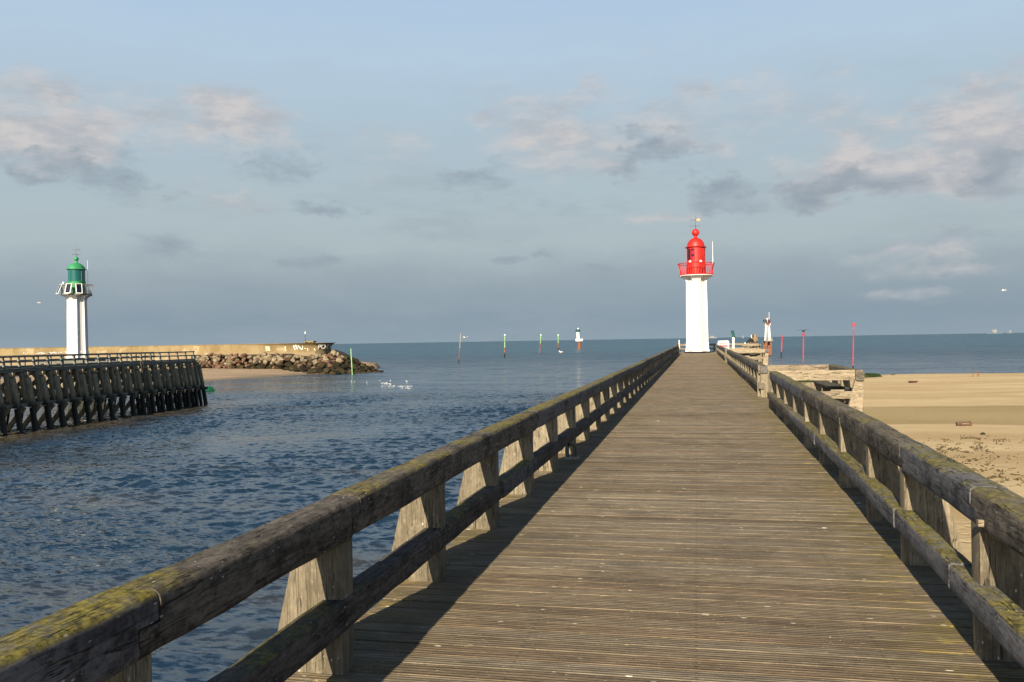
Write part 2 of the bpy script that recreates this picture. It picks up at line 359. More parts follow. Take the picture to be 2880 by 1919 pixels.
def m_deck():
    m, q, b = newmat('deck_planks'); tc = q.new('ShaderNodeTexCoord'); P = tc.outputs['Object']
    rn = q.new('ShaderNodeAttribute', attribute_name='rnd').outputs['Fac']
    ac = q.new('ShaderNodeAttribute', attribute_name='across').outputs['Fac']
    ed = q.new('ShaderNodeAttribute', attribute_name='edge').outputs['Fac']
    v = q.vm('ADD', P, q.new('ShaderNodeCombineXYZ', {0: q.math('MULTIPLY', rn, 57.0)}).outputs[0])
    grain = q.noise(q.mapping(v, (1, 16, 1)), 3.2, 9, 0.7, 0.3)
    fine = q.noise(q.mapping(v, (1, 30, 1)), 9.0, 8, 0.75)
    blot = q.noise(P, 1.1, 9, 0.68)
    col = q.mix(q.ss(grain, 0.3, 0.7), (0.10, 0.078, 0.048), (0.305, 0.264, 0.19))
    col = q.mix(q.math('MULTIPLY', q.ss(fine, 0.48, 0.72), 0.45), col, (0.30, 0.25, 0.18))
    tint = q.ramp(rn, [(0.0, (0.66, 0.58, 0.50)), (0.2, (0.95, 0.88, 0.80)), (0.45, (0.86, 0.86, 0.87)), (0.7, (1.18, 1.13, 1.06)), (0.85, (0.84, 0.72, 0.62)), (1.0, (0.98, 0.92, 0.84))])
    col = q.mix(1.0, col, tint, 'MULTIPLY')
    col = q.mix(q.math('MULTIPLY', q.ss(blot, 0.47, 0.66), 0.38), col, (0.035, 0.03, 0.022))
    streak = q.noise(q.mapping(v, (0.5, 26, 1)), 4.0, 8, 0.8)
    col = q.mix(q.math('MULTIPLY', q.ss(streak, 0.50, 0.60), 0.65), col, (0.045, 0.034, 0.022))
    grit = q.noise(q.mapping(P, (1, 2, 1)), 26.0, 6, 0.8)
    col = q.mix(q.math('MULTIPLY', q.ss(grit, 0.56, 0.66), 0.5), col, (0.42, 0.36, 0.25))
    # routed anti-slip grooves, three to a plank
    gr = q.math('ABSOLUTE', q.math('SINE', q.math('MULTIPLY', ac, math.pi * 2.5)))
    grv = q.ss(gr, 0.1, 0.75, 1.0, 0.0)
    col = q.mix(q.math('MULTIPLY', grv, q.ss(q.noise(q.mapping(v, (0.5, 3, 1)), 1.5, 3), 0.4, 0.6, 0.30, 0.95)), col, (0.040, 0.031, 0.020))
    col = q.mix(q.ss(q.math('ABSOLUTE', ac), 0.96, 1.03), col, (0.02, 0.016, 0.012))
    xx = q.new('ShaderNodeSeparateXYZ', {0: P}).outputs[0]
    nd = q.math('MINIMUM', q.math('ABSOLUTE', q.math('SUBTRACT', xx, -0.03)), q.math('MINIMUM', q.math('ABSOLUTE', q.math('SUBTRACT', xx, 0.93)), q.math('ABSOLUTE', q.math('ADD', xx, 0.97))))
    nl = q.math('MULTIPLY', q.ss(nd, 0.006, 0.012, 1.0, 0.0), q.ss(q.math('ABSOLUTE', q.math('SUBTRACT', q.math('ABSOLUTE', ac), 0.45)), 0.10, 0.2, 1.0, 0.0))
    col = q.mix(q.math('MULTIPLY', nl, 0.4), col, (0.02, 0.012, 0.01))
    # pale crust of sand and lichen along the plank edges
    cr = q.math('MULTIPLY', q.ss(q.math('ABSOLUTE', ac), 0.80, 0.97), q.ss(q.noise(q.mapping(v, (1.0, 3, 1)), 9.0, 6, 0.75), 0.53, 0.62))
    cr = q.math('MULTIPLY', cr, q.ss(q.noise(P, 0.7, 5, 0.6), 0.44, 0.66, 0.04, 1.0))
    col = q.mix(q.math('MULTIPLY', cr, 0.6), col, (0.40, 0.33, 0.19))
    # moss and yellow lichen towards the railings
    mo = q.math('MULTIPLY', q.ss(ed, 0.25, 1.0), q.ss(q.noise(P, 2.4, 8, 0.7), 0.40, 0.62))
    col = q.mix(q.math('MULTIPLY', mo, 0.75), col, (0.095, 0.078, 0.026))
    ye = q.math('MULTIPLY', q.ss(ed, 0.5, 1.0), q.ss(q.noise(q.mapping(P, (1, 2.5, 1)), 3.3, 8, 0.72), 0.52, 0.64))
    col = q.mix(q.math('MULTIPLY', ye, 0.55), col, (0.29, 0.22, 0.04))
    # droppings and shell chips
    vo = q.new('ShaderNodeTexVoronoi', {'Vector': q.mapping(P, (0.8, 3.2, 1)), 'Scale': 4.2}); vo.feature = 'F1'
    sp = q.math('MULTIPLY', q.ss(vo.outputs['Distance'], 0.055, 0.085, 1.0, 0.0), q.ss(q.noise(P, 2.1, 3), 0.42, 0.52))
    vo2 = q.new('ShaderNodeTexVoronoi', {'Vector': q.mapping(P, (1.0, 2.0, 1)), 'Scale': 17.0}); vo2.feature = 'F1'
    sp2 = q.math('MULTIPLY', q.ss(vo2.outputs['Distance'], 0.06, 0.10, 1.0, 0.0), q.ss(q.noise(P, 4.0, 3), 0.54, 0.62))
    col = q.mix(q.math('MAXIMUM', sp, q.math('MULTIPLY', sp2, 0.7)), col, (0.62, 0.60, 0.52))
    setin(q, b, Base_Color=col, Roughness=0.82, Specular_IOR_Level=0.3)
    h = q.math('SUBTRACT', q.math('ADD', q.math('MULTIPLY', grain, 0.7), q.math('ADD', q.math('MULTIPLY', fine, 0.35), q.math('MULTIPLY', cr, 0.8))), q.math('MULTIPLY', grv, 0.8))
    bump(q, b, h, 0.9, 0.008)
    return m
M['deck'] = m_deck()

def m_sand(name, near=True):
    m, q, b = newmat(name); geo = q.new('ShaderNodeNewGeometry'); P = geo.outputs['Position']
    sh = q.new('ShaderNodeAttribute', attribute_name='shore').outputs['Fac']
    n1 = q.noise(q.mapping(P, (0.05, 0.22, 1), rot=(0, 0, -TH)), 1.0, 8, 0.62)
    n2 = q.noise(q.mapping(P, (0.5, 1.6, 1), rot=(0, 0, -TH)), 1.0, 9, 0.7)
    n3 = q.noise(P, 9.0, 8, 0.75)
    if near: a, c_, wet = (0.40, 0.295, 0.155), (0.52, 0.41, 0.235), (0.23, 0.19, 0.125)
    else: a, c_, wet = (0.25, 0.185, 0.12), (0.36, 0.27, 0.18), (0.17, 0.14, 0.10)
    col = q.mix(q.ss(n1, 0.35, 0.65), a, c_)
    col = q.mix(q.math('MULTIPLY', q.ss(n2, 0.5, 0.68), 0.45), col, tuple(v * 0.72 for v in a))
    col = q.mix(q.math('MULTIPLY', q.ss(n3, 0.58, 0.78), 0.5), col, tuple(v * 0.55 for v in a))
    if near:                                            # a damp hollow crosses the beach
        dm = q.new('ShaderNodeAttribute', attribute_name='damp').outputs['Fac']
        dn = q.ss(q.math('ADD', dm, q.math('MULTIPLY', q.math('SUBTRACT', q.noise(q.mapping(P, (0.12, 0.4, 1)), 1.0, 7, 0.6), 0.5), 0.9)), 0.45, 0.6)
        col = q.mix(q.math('MULTIPLY', dn, 0.62), col, (0.235, 0.18, 0.075))
        shl = q.math('MULTIPLY', dn, q.ss(q.noise(P, 3.2, 6, 0.8), 0.58, 0.66))
        col = q.mix(q.math('MULTIPLY', shl, 0.6), col, (0.5, 0.42, 0.28))
    wf = q.ss(q.math('ADD', sh, q.math('MULTIPLY', q.math('SUBTRACT', n1, 0.5), 7.0)), 7.0, 2.0)
    col = q.mix(wf, col, wet)
    setin(q, b, Base_Color=col, Roughness=0.93, Specular_IOR_Level=0.15)
    vd = q.new('ShaderNodeTexVoronoi', {'Vector': q.vm('ADD', P, q.vm('MULTIPLY', q.new('ShaderNodeTexNoise', {'Vector': P, 'Scale': 2.0}).outputs['Color'], (0.5, 0.5, 0))), 'Scale': 1.7}); vd.feature = 'F1'
    foot = q.math('MULTIPLY', q.ss(vd.outputs['Distance'], 0.08, 0.32, 1.0, 0.0), q.ss(q.noise(P, 0.25, 4), 0.44, 0.6))
    bump(q, b, q.math('SUBTRACT', q.math('ADD', n2, q.math('MULTIPLY', n3, 0.45)), q.math('MULTIPLY', foot, 0.5)), 1.0, 0.16)
    return m
M['sand'] = m_sand('beach_sand'); M['sand_far'] = m_sand('far_beach_sand', False)

def m_concrete():
    m, q, b = newmat('ochre_seawall_concrete'); P = q.new('ShaderNodeNewGeometry').outputs['Position']
    n = q.noise(q.mapping(P, (0.5, 0.5, 0.35)), 0.5, 8, 0.65); n2 = q.noise(q.mapping(P, (1, 1, 0.18)), 1.4, 8, 0.7); n3 = q.noise(P, 6, 6, 0.7)
    col = q.mix(q.ss(n, 0.35, 0.65), (0.175, 0.125, 0.058), (0.25, 0.19, 0.10))
    col = q.mix(q.math('MULTIPLY', q.ss(n2, 0.5, 0.7), 0.5), col, (0.145, 0.115, 0.065))
    z = q.new('ShaderNodeSeparateXYZ', {0: P}).outputs[2]
    col = q.mix(q.math('MULTIPLY', q.ss(q.math('ADD', z, q.math('MULTIPLY', n, 1.2)), 0.7, -0.2), 0.7), col, (0.24, 0.19, 0.12))
    patch = q.math('MULTIPLY', q.ss(q.noise(q.mapping(P, (0.35, 0.35, 0.5)), 0.9, 3, 0.5), 0.63, 0.67), 0.6)
    col = q.mix(patch, col, (0.33, 0.28, 0.18))
    setin(q, b, Base_Color=col, Roughness=0.9, Specular_IOR_Level=0.2); bump(q, b, n3, 0.5, 0.05); return m
M['concrete'] = m_concrete()

def m_rock(name, c1, c2):
    m, q, b = newmat(name); oi = q.new('ShaderNodeObjectInfo'); tc = q.new('ShaderNodeTexCoord')
    n = q.noise(tc.outputs['Object'], 1.6, 7, 0.65); r = oi.outputs['Random']
    c = q.mix(r, c1, c2); c = q.mix(q.ss(n, 0.35, 0.7), q.mix(1.0, c, (0.6, 0.58, 0.55), 'MULTIPLY'), c)
    setin(q, b, Base_Color=c, Roughness=0.9, Specular_IOR_Level=0.2); bump(q, b, n, 0.7, 0.15); return m
M['rock_pale'] = m_rock('pale_stone', (0.17, 0.135, 0.085), (0.31, 0.26, 0.175))
M['rock_red'] = m_rock('red_stone', (0.085, 0.045, 0.03), (0.21, 0.13, 0.08))
M['rock_weed'] = m_rock('weedy_stone', (0.012, 0.010, 0.006), (0.06, 0.05, 0.022))
M['weed'] = m_rock('green_weed', (0.015, 0.03, 0.006), (0.05, 0.075, 0.015))

def m_water():
    m, q, b = newmat('sea_water'); P = q.new('ShaderNodeNewGeometry').outputs['Position']
    dist = q.vm('LENGTH', q.vm('MULTIPLY', P, (1, 1, 0)))
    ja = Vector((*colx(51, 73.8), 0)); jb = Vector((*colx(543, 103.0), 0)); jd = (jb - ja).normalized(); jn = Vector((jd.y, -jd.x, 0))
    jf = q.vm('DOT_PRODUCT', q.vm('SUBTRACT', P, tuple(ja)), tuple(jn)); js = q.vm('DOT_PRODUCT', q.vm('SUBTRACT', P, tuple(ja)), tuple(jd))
    mud_and_reflection = q.math('MULTIPLY', q.ss(q.math('ADD', jf, q.math('MULTIPLY', q.noise(q.mapping(P, (0.06, 0.12, 1)), 1.0, 6), 12.0)), 17.0, 7.0), q.ss(js, 38.0, 26.0))  # silt by the jetty, with the piles' dark reflection painted into the colour
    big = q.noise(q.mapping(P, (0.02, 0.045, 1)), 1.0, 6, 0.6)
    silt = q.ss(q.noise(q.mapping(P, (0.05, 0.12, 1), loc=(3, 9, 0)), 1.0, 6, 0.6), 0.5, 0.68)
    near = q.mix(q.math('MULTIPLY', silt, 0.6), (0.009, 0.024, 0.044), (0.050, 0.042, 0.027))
    near = q.mix(q.math('MULTIPLY', mud_and_reflection, 0.8), near, (0.055, 0.042, 0.022))
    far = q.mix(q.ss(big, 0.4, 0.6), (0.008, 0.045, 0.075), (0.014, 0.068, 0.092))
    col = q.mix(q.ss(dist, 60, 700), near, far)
    def nc(vec, scale, detail, rough=0.6):
        return q.vm('SUBTRACT', q.new('ShaderNodeTexNoise', {'Vector': vec, 'Scale': scale, 'Detail': detail, 'Roughness': rough}).outputs['Color'], (0.5, 0.5, 0.5))
    def amp(v, a): return q.vm('MULTIPLY', v, q.new('ShaderNodeCombineXYZ', {0: a, 1: a, 2: 0.0}).outputs[0])
    calm = q.ss(q.noise(q.mapping(P, (0.03, 0.10, 1), loc=(7, 2, 0), rot=(0, 0, 0.1)), 1.0, 6, 0.6), 0.42, 0.6, 0.45, 1.15)
    a1 = amp(nc(q.mapping(P, (0.8, 2.6, 1), rot=(0, 0, 0.2)), 3.4, 5.0, 0.66), q.math('MULTIPLY', calm, 2.0))
    a2 = amp(nc(q.mapping(P, (0.8, 2.6, 1), rot=(0, 0, 0.1)), 1.0, 5.0), q.math('MULTIPLY', calm, q.ss(dist, 20, 130, 0.6, 1.8)))
    a3 = amp(nc(q.mapping(P, (1.0, 2.8, 1), rot=(0, 0, -0.2)), 0.10, 7.0, 0.7), q.ss(dist, 40, 260, 0.15, 1.9))
    geo_n = q.new('ShaderNodeNewGeometry').outputs['Normal']
    nrm = q.vm('NORMALIZE', q.vm('ADD', geo_n, q.vm('ADD', a1, q.vm('ADD', a2, a3))))
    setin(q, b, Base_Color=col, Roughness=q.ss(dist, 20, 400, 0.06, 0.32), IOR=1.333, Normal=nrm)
    return m
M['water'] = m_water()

# ------------------------------------------------------------------ water, beaches
WZ = -5.2
def water():
    N, cell = 960, 0.135; L = N * cell
    rs = np.random.RandomState(5)
    kx = np.fft.fftfreq(N, cell) * 2 * np.pi; KX, KY = np.meshgrid(kx, kx, indexing='ij'); kk = np.hypot(KX, KY) + 1e-9
    ang = np.arctan2(KY, KX); wind = R(98)
    sp = np.exp(-(1.9 / kk) ** 2) / kk ** 2.5 * (0.06 + np.abs(np.cos(ang - wind)) ** 3) * np.exp(-(kk / 17.0) ** 2)
    f = np.fft.ifft2(np.sqrt(sp) * (rs.randn(N, N) + 1j * rs.randn(N, N))).real
    f *= 0.035 / f.std()
    f = f + 3.0 * (f * np.abs(f))                        # sharper crests
    # patches of calmer and rougher water
    lo = np.exp(-(kk / 0.28) ** 2); g = np.fft.ifft2(lo * (rs.randn(N, N) + 1j * rs.randn(N, N))).real; g /= g.std()
    f *= np.clip(0.85 + 0.28 * g, 0.35, 1.5)
    e = np.minimum(np.arange(N), np.arange(N)[::-1]) * cell; t = np.clip(e / 30.0, 0, 1)
    f *= t[:, None] * t[None, :]
    x0, y0 = -101.0, -6.0
    X = x0 + np.arange(N) * cell; Y = y0 + np.arange(N) * cell; XX, YY = np.meshgrid(X, Y, indexing='ij')
    v = np.stack([XX, YY, f + WZ], -1).reshape(-1, 3)
    i = np.arange(N * N).reshape(N, N)
    q = np.stack([i[:-1, :-1], i[1:, :-1], i[1:, 1:], i[:-1, 1:]], -1).reshape(-1, 4)
    x1, y1 = X[-1], Y[-1]; B = 90000.0; n = N * N
    ex = np.array([(-B, -B, WZ), (x0, -B, WZ), (x1, -B, WZ), (B, -B, WZ), (-B, y0, WZ), (x0, y0, WZ), (x1, y0, WZ), (B, y0, WZ),
                   (-B, y1, WZ), (x0, y1, WZ), (x1, y1, WZ), (B, y1, WZ), (-B, B, WZ), (x0, B, WZ), (x1, B, WZ), (B, B, WZ)])
    qs = [(r * 4 + c, r * 4 + c + 1, r * 4 + c + 5, r * 4 + c + 4) for r in range(3) for c in range(3) if not (r == 1 and c == 1)]
    v = np.vstack([v, ex]); q = np.vstack([q, np.array(qs) + n]).astype(np.int32)
    me = bpy.data.meshes.new('water'); me.vertices.add(len(v)); me.vertices.foreach_set('co', v.ravel().astype(np.float32))
    me.loops.add(len(q) * 4); me.loops.foreach_set('vertex_index', q.ravel()); me.polygons.add(len(q))
    me.polygons.foreach_set('loop_start', np.arange(0, len(q) * 4, 4, dtype=np.int32)); me.polygons.foreach_set('loop_total', np.full(len(q), 4, np.int32))
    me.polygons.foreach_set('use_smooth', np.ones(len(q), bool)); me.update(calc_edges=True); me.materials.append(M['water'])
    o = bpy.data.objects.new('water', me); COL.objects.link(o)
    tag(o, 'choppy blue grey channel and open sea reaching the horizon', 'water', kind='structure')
water()

def seg_dist(px, py, pts):
    best = 1e9
    for a, b in zip(pts[:-1], pts[1:]):
        dx, dy = b[0] - a[0], b[1] - a[1]; t = max(0, min(1, ((px - a[0]) * dx + (py - a[1]) * dy) / (dx * dx + dy * dy)))
        best = min(best, math.hypot(px - a[0] - t * dx, py - a[1] - t * dy))
    return best
def inside(px, py, poly):
    c = False; n = len(poly)
    for i in range(n):
        x1, y1 = poly[i]; x2, y2 = poly[(i + 1) % n]
        if (y1 > py) != (y2 > py) and px < (x2 - x1) * (py - y1) / (y2 - y1) + x1: c = not c
    return c
def terrain(name, label, mat, hf, xs, ys, damp=None):
    vs = []; sh = []; dm = []
    for x in xs:
        for y in ys:
            z, s_ = hf(x, y); vs.append((x, y, z)); sh.append(s_); dm.append(damp(x, y) if damp else 0.0)
    ny = len(ys); fs = [(i * ny + j, (i + 1) * ny + j, (i + 1) * ny + j + 1, i * ny + j + 1) for i in range(len(xs) - 1) for j in range(ny - 1)]
    fs = [f for f in fs if max(sh[q] for q in f) > -14]
    mb = MB(); mb.v = vs; mb.f = fs; mb.attr = {'shore': sh, 'damp': dm}
    o = mb.build(name, mat, smooth=60, fix=False); tag(o, label, 'beach', kind='structure'); return o
g2 = lambda px, py: tuple(at(px, py, WZ))[:2]
far_line = [g2(3300, 1043), g2(2855, 1049), g2(2600, 1051), g2(2480, 1053), g2(2400, 1057), g2(2300, 1069), g2(2230, 1090)]
left_line = [far_line[-1], (3.5, 68), (-0.5, 50), (-1.2, 20), (-1.2, -40)]
poly_r = far_line + left_line[1:] + [(far_line[0][0], -40)]
def h_right(x, y):
    a, b = seg_dist(x, y, far_line), seg_dist(x, y, left_line); s_ = min(a, b)
    if not inside(x, y, poly_r): return WZ - min(0.12 * s_, 2), -s_
    z = WZ + min(0.011 * a + 0.10 * (1 - math.exp(-a / 3)), 0.30 * b)
    z += 0.10 * noise.noise(Vector((x * 0.06, y * 0.06, 0))) * min(1, s_ / 8) + 0.025 * noise.noise(Vector((x * 0.5, y * 0.5, 3))) * min(1, s_ / 5)
    return z, s_
def damp_r(x, y):
    c = (Vector((x, y, 0)) - Vector((0, 0, 0))); d = c.dot(fw); lat = c.dot(rt0)
    f = math.exp(-((d - (71 - 0.10 * lat)) / 10.5) ** 4); return f * min(1.0, max(0.0, 1.25 - abs(lat - 26) / 60))
xs = [-4 + 0.7 * i for i in range(40)] + [24 + 1.6 * i for i in range(95)]
ys = [-30 + 1.0 * i for i in range(130)] + [100 + 1.3 * i for i in range(85)]
terrain('beach', 'tan sandy beach right of the wooden pier', M['sand'], h_right, xs, ys, damp_r)
wl = [g2(1010, 1050), g2(857, 1054), g2(760, 1061), g2(569, 1073.5), g2(300, 1088), g2(25, 1100), g2(-500, 1120)]
back = [(wl[-1][0] - 30, wl[-1][1] + 200), (wl[0][0] - 10, wl[0][1] + 40)]
def h_left(x, y):
    s_ = seg_dist(x, y, wl)
    if not inside(x, y, wl + back): return WZ - min(0.1 * s_, 2), -s_
    return WZ + min(0.035 * s_, 2.6) + 0.08 * noise.noise(Vector((x * 0.08, y * 0.08, 0))) * min(1, s_ / 6), s_
terrain('far_beach', 'pinkish sand strip below the boulders of the breakwater', M['sand_far'], h_left, [-260 + 2.0 * i for i in range(112)], [55 + 2.0 * i for i in range(125)])
def ground(px, py, hf, z0=-4.4):             # sight line against a terrain
    z = z0
    for _ in range(25):
        p = at(px, py, z); zn = hf(p.x, p.y)[0]; z = z * 0.5 + zn * 0.5
    p = at(px, py, z); return Vector((p.x, p.y, hf(p.x, p.y)[0]))

# ------------------------------------------------------------------ wooden pier
SL = 0.00143
zd = lambda y: SL * y
XL = -1.79
XRT = [(-5, 1.25), (4.9, 1.412), (6.83, 1.466), (8.4, 1.506), (10.2, 1.54), (20.9, 1.632), (25.2, 1.71), (56, 1.81), (88, 1.90)]
def XR(y):
    for (a, b), (c, d) in zip(XRT[:-1], XRT[1:]):
        if y <= c: return b + (d - b) * (y - a) / (c - a)
    return XRT[-1][1]
pier = thing('wooden_pier', 'long plank pier leading to the white and red lighthouse', 'pier')
def planks(name, spans, y0, y1, pitch=0.152, zoff=0.0):
    mb = MB(); rn, ac, ed = [], [], []; y = y0; i = 0
    while y < y1:
        xl, xr = spans(y); i += 1; r = random.random(); p = pitch * random.uniform(0.94, 1.06); w = p - 0.009
        dz = random.uniform(-0.003, 0.003) + zd(y) + zoff; sk = random.uniform(-0.002, 0.002)
        nst = 7; rings = []
        for t in range(nst):
            x = xl + (xr - xl) * t / (nst - 1); e = noise.noise(Vector((x * 2, y * 5, 1))) * 0.0022; zz = dz + noise.noise(Vector((x, y * 7, 5))) * 0.003
            rings.append([(x, y + e, zz - 0.05), (x, y + e, zz - 0.003), (x, y + 0.004 + e, zz), (x, y + w * 0.5, zz + 0.001), (x, y + w - 0.004 - e, zz), (x, y + w - e, zz - 0.003), (x, y + w - e, zz - 0.05)])
            for a in (-1.1, -1.0, -0.88, 0, 0.88, 1.0, 1.1):
                rn.append(r); ac.append(a); ed.append(max(0, min(1, 1 - (x - xl - 0.2) / 0.75), 1 - (xr - 0.40 - x) / 0.75))
        mb.ring(rings); y += p
    mb.attr = {'rnd': rn, 'across': ac, 'edge': ed}
    return mb.build(name, M['deck'], pier, fix=False, smooth=35)
planks('deck', lambda y: (-2.06, XR(y) + 0.34), -1.5, 88.0)
planks('bay_deck', lambda y: (XR(23) + 0.26, 3.72), 21.3, 25.6, zoff=-0.004)
planks('bay_deck', lambda y: (XR(57) + 0.36, 4.35), 55.9, 60.2, zoff=-0.004)
planks('end_platform_deck', lambda y: (-2.3, 6.3), 88.05, 101.5, pitch=0.14)
for x in (-1.85, -0.9, 0.0, 0.9, 1.6):
    mb = MB(); mb.beam((x, -1.5, -0.21), (x, 101.2, zd(101) - 0.21), 0.16, 0.3, step=200); mb.build('stringer', M['pile'], pier)
for x in (2.6, 3.6): mb = MB(); mb.beam((x, 21.35, -0.16), (x, 25.5, -0.16), 0.16, 0.25); mb.build('stringer', M['pile'], pier)
pmb = MB(); pmb.tube((0, 0, -7.5), (0, 0, -0.5), 0.17, 0.16, 12); pile0 = pmb.build('pile', M['jetty_pile'], pier, smooth=40, loc=(-1.75, 2.6, 0))
cmb = MB(); cmb.box(-2.1, 2.1, -0.14, 0.14, -0.64, -0.365); cap0 = cmb.build('cap_beam', M['pile'], pier, loc=(0, 2.6, 0))
for i in range(1, 31):
    y = 2.6 + 3.32 * i
    clone(cap0, pier, (0, y, zd(y)))
    for x in (-1.75, 1.7) if i % 1 == 0 else (): clone(pile0, pier, (x, y, 0.0))
clone(pile0, pier, (1.7, 2.6, 0))
for (x, y) in ((3.6, 21.6), (3.6, 25.2), (4.2, 56.2), (4.2, 59.9), (6.0, 88.6), (6.0, 93), (6.0, 97), (6.0, 101)): clone(pile0, pier, (x, y, 0.12))
for y in (88.6, 93, 97, 101): mb = MB(); mb.box(2.12, 6.2, y - 0.14, y + 0.14, -0.5, -0.1); mb.build('cap_beam', M['pile'], pier)
for y in (21.6, 25.2): mb = MB(); mb.box(2.12, 3.8, y - 0.12, y + 0.12, -0.55, -0.29); mb.build('cap_beam', M['pile'], pier)
for y in (56.2, 59.9): mb = MB(); mb.box(2.12, 4.3, y - 0.12, y + 0.12, -0.5, -0.1); mb.build('cap_beam', M['pile'], pier)

# tapered board-like railing post: vertical inner edge, outer edge spreading downwards
def post_mesh(sign, name='post', parent=None, mat=None, h=0.70, top=0.25, bot=0.43, th=0.15):
    mb = MB(); poly = [(0, -0.42), (0, h), (sign * top, h), (sign * (bot - 0.02), 0.02), (sign * (bot + 0.03), -0.42)]
    mb.prism(poly, lambda p, t: (p[0], th * t, p[1])); return mb.build(name, mat or M['post'], parent, bevel=0.012, smooth=30)

def railing(name, label, xf, y0, y1, posts, sign, joints_top, joints_low, mt, ml, top_in=0.02, low_in=0.02, tz=(0.783, 0.208), lz=(0.302, 0.155), cap=True):
    t = thing(name, label, 'railing', (0, 0, 0))
    p = post_mesh(sign, parent=t); first = True
    for y in posts:
        if first: p.location = (xf(y), y, zd(y)); first = False
        else: clone(p, t, (xf(y), y, zd(y)))
    w, h = 0.19, 0.235
    for js, wid, hei, zc, mat, inn, nm in ((joints_top, 0.19, tz[1], tz[0], mt, top_in, 'top_rail'), (joints_low, 0.14, lz[1], lz[0], ml, low_in, 'lower_rail')):
        for a, b in zip(js[:-1], js[1:]):
            near = a < 16; xa, xb = xf(a) + sign * (wid / 2 - inn), xf(b) + sign * (wid / 2 - inn); jt = random.uniform(-0.006, 0.006)
            jz = random.uniform(-0.006, 0.006)
            lap = 0.0 if b == js[-1] or a == js[0] else -0.11
            mb = MB(); mb.beam((xa + jt, a + 0.003, zc + zd(a) + jz), (xb + jt, b - 0.003, zc + zd(b) + jz), wid, hei, 0.034 if nm == 'top_rail' else 0.022, 0.05 if near else 0.5, 0.009 if near else 0.005, lap if nm == 'top_rail' else 0.0, seed=a)
            mb.build(nm, mat, t, smooth=38)
    return t
lp = [4.16 + 1.725 * i for i in range(-3, 49)]
jl = [-1.5, 0.8, 2.6, 4.37, 6.13, 9.7, 13.16, 16.6, 18.67, 20.9, 24.2, 27.5, 30.8, 34.1, 37.4, 40.7, 44.0, 47.3, 50.6, 53.9, 57.2, 60.5, 63.8, 67.1, 70.4, 73.7, 77, 80.3, 83.6, 88.0]
jl2 = [-1.5, 2.5, 4.45, 7.9, 9.6, 12.9, 15.9, 19.2, 24.2, 29.1, 34.1, 39.1, 44.1, 49, 54, 59, 64, 69, 74, 79, 83.5, 88.0]
railing('railing', 'mossy wooden railing along the water side of the pier', lambda y: XL, -1.5, 88, lp, -1, jl, jl2, M['rail_left'], M['rail_low'])
rp = [1.3, 3.1, 4.9, 6.83, 8.4, 10.19, 11.95, 13.7, 15.45, 17.2, 18.95, 20.75]
jr = [-1.5, 1.6, 5.05, 6.95, 8.6, 10.3, 12.3, 14.1, 17.5, 20.95]
nr = railing('railing', 'mossy wooden railing along the beach side, nearest stretch before the first bay', XR, 0, 20.6, rp, 1, jr, [-1.5, 3.0, 5.3, 6.9, 8.6, 12.1, 15.6, 20.95], M['rail_right'], M['rail_right'], 0.005, 0.06, (0.78, 0.2), (0.325, 0.15))
mb = MB(); mb.beam((XR(4.8) - 0.03, 4.82, 0.735), (XR(4.8) + 0.08, 4.82, 0.735), 0.035, 0.035, 0.006); mb.build('peg', M['board'], nr)
rp = [24.95 + 1.68 * i for i in range(18)] + [55.2]
railing('railing', 'wooden railing along the beach side between the first and second bay', XR, 24.9, 55.4, rp, 1, [24.9, 29, 31.5, 34, 37.5, 41, 44.5, 48, 51.5, 55.4], [24.9, 30, 35, 40, 45, 50, 55.4], M['rail_right'], M['rail_right'], 0.01, 0.05, (0.775, 0.215), (0.31, 0.16))
rp = [59.65 + 1.68 * i for i in range(17)] + [87.7]
railing('railing', 'far wooden railing on the beach side beside the danger sign', XR, 59.6, 88, rp, 1, [59.6, 64, 68, 72, 76, 80, 84, 88], [59.6, 65, 71, 77, 83, 88], M['rail_right'], M['rail_right'], 0.01, 0.05, (0.775, 0.215), (0.31, 0.16))

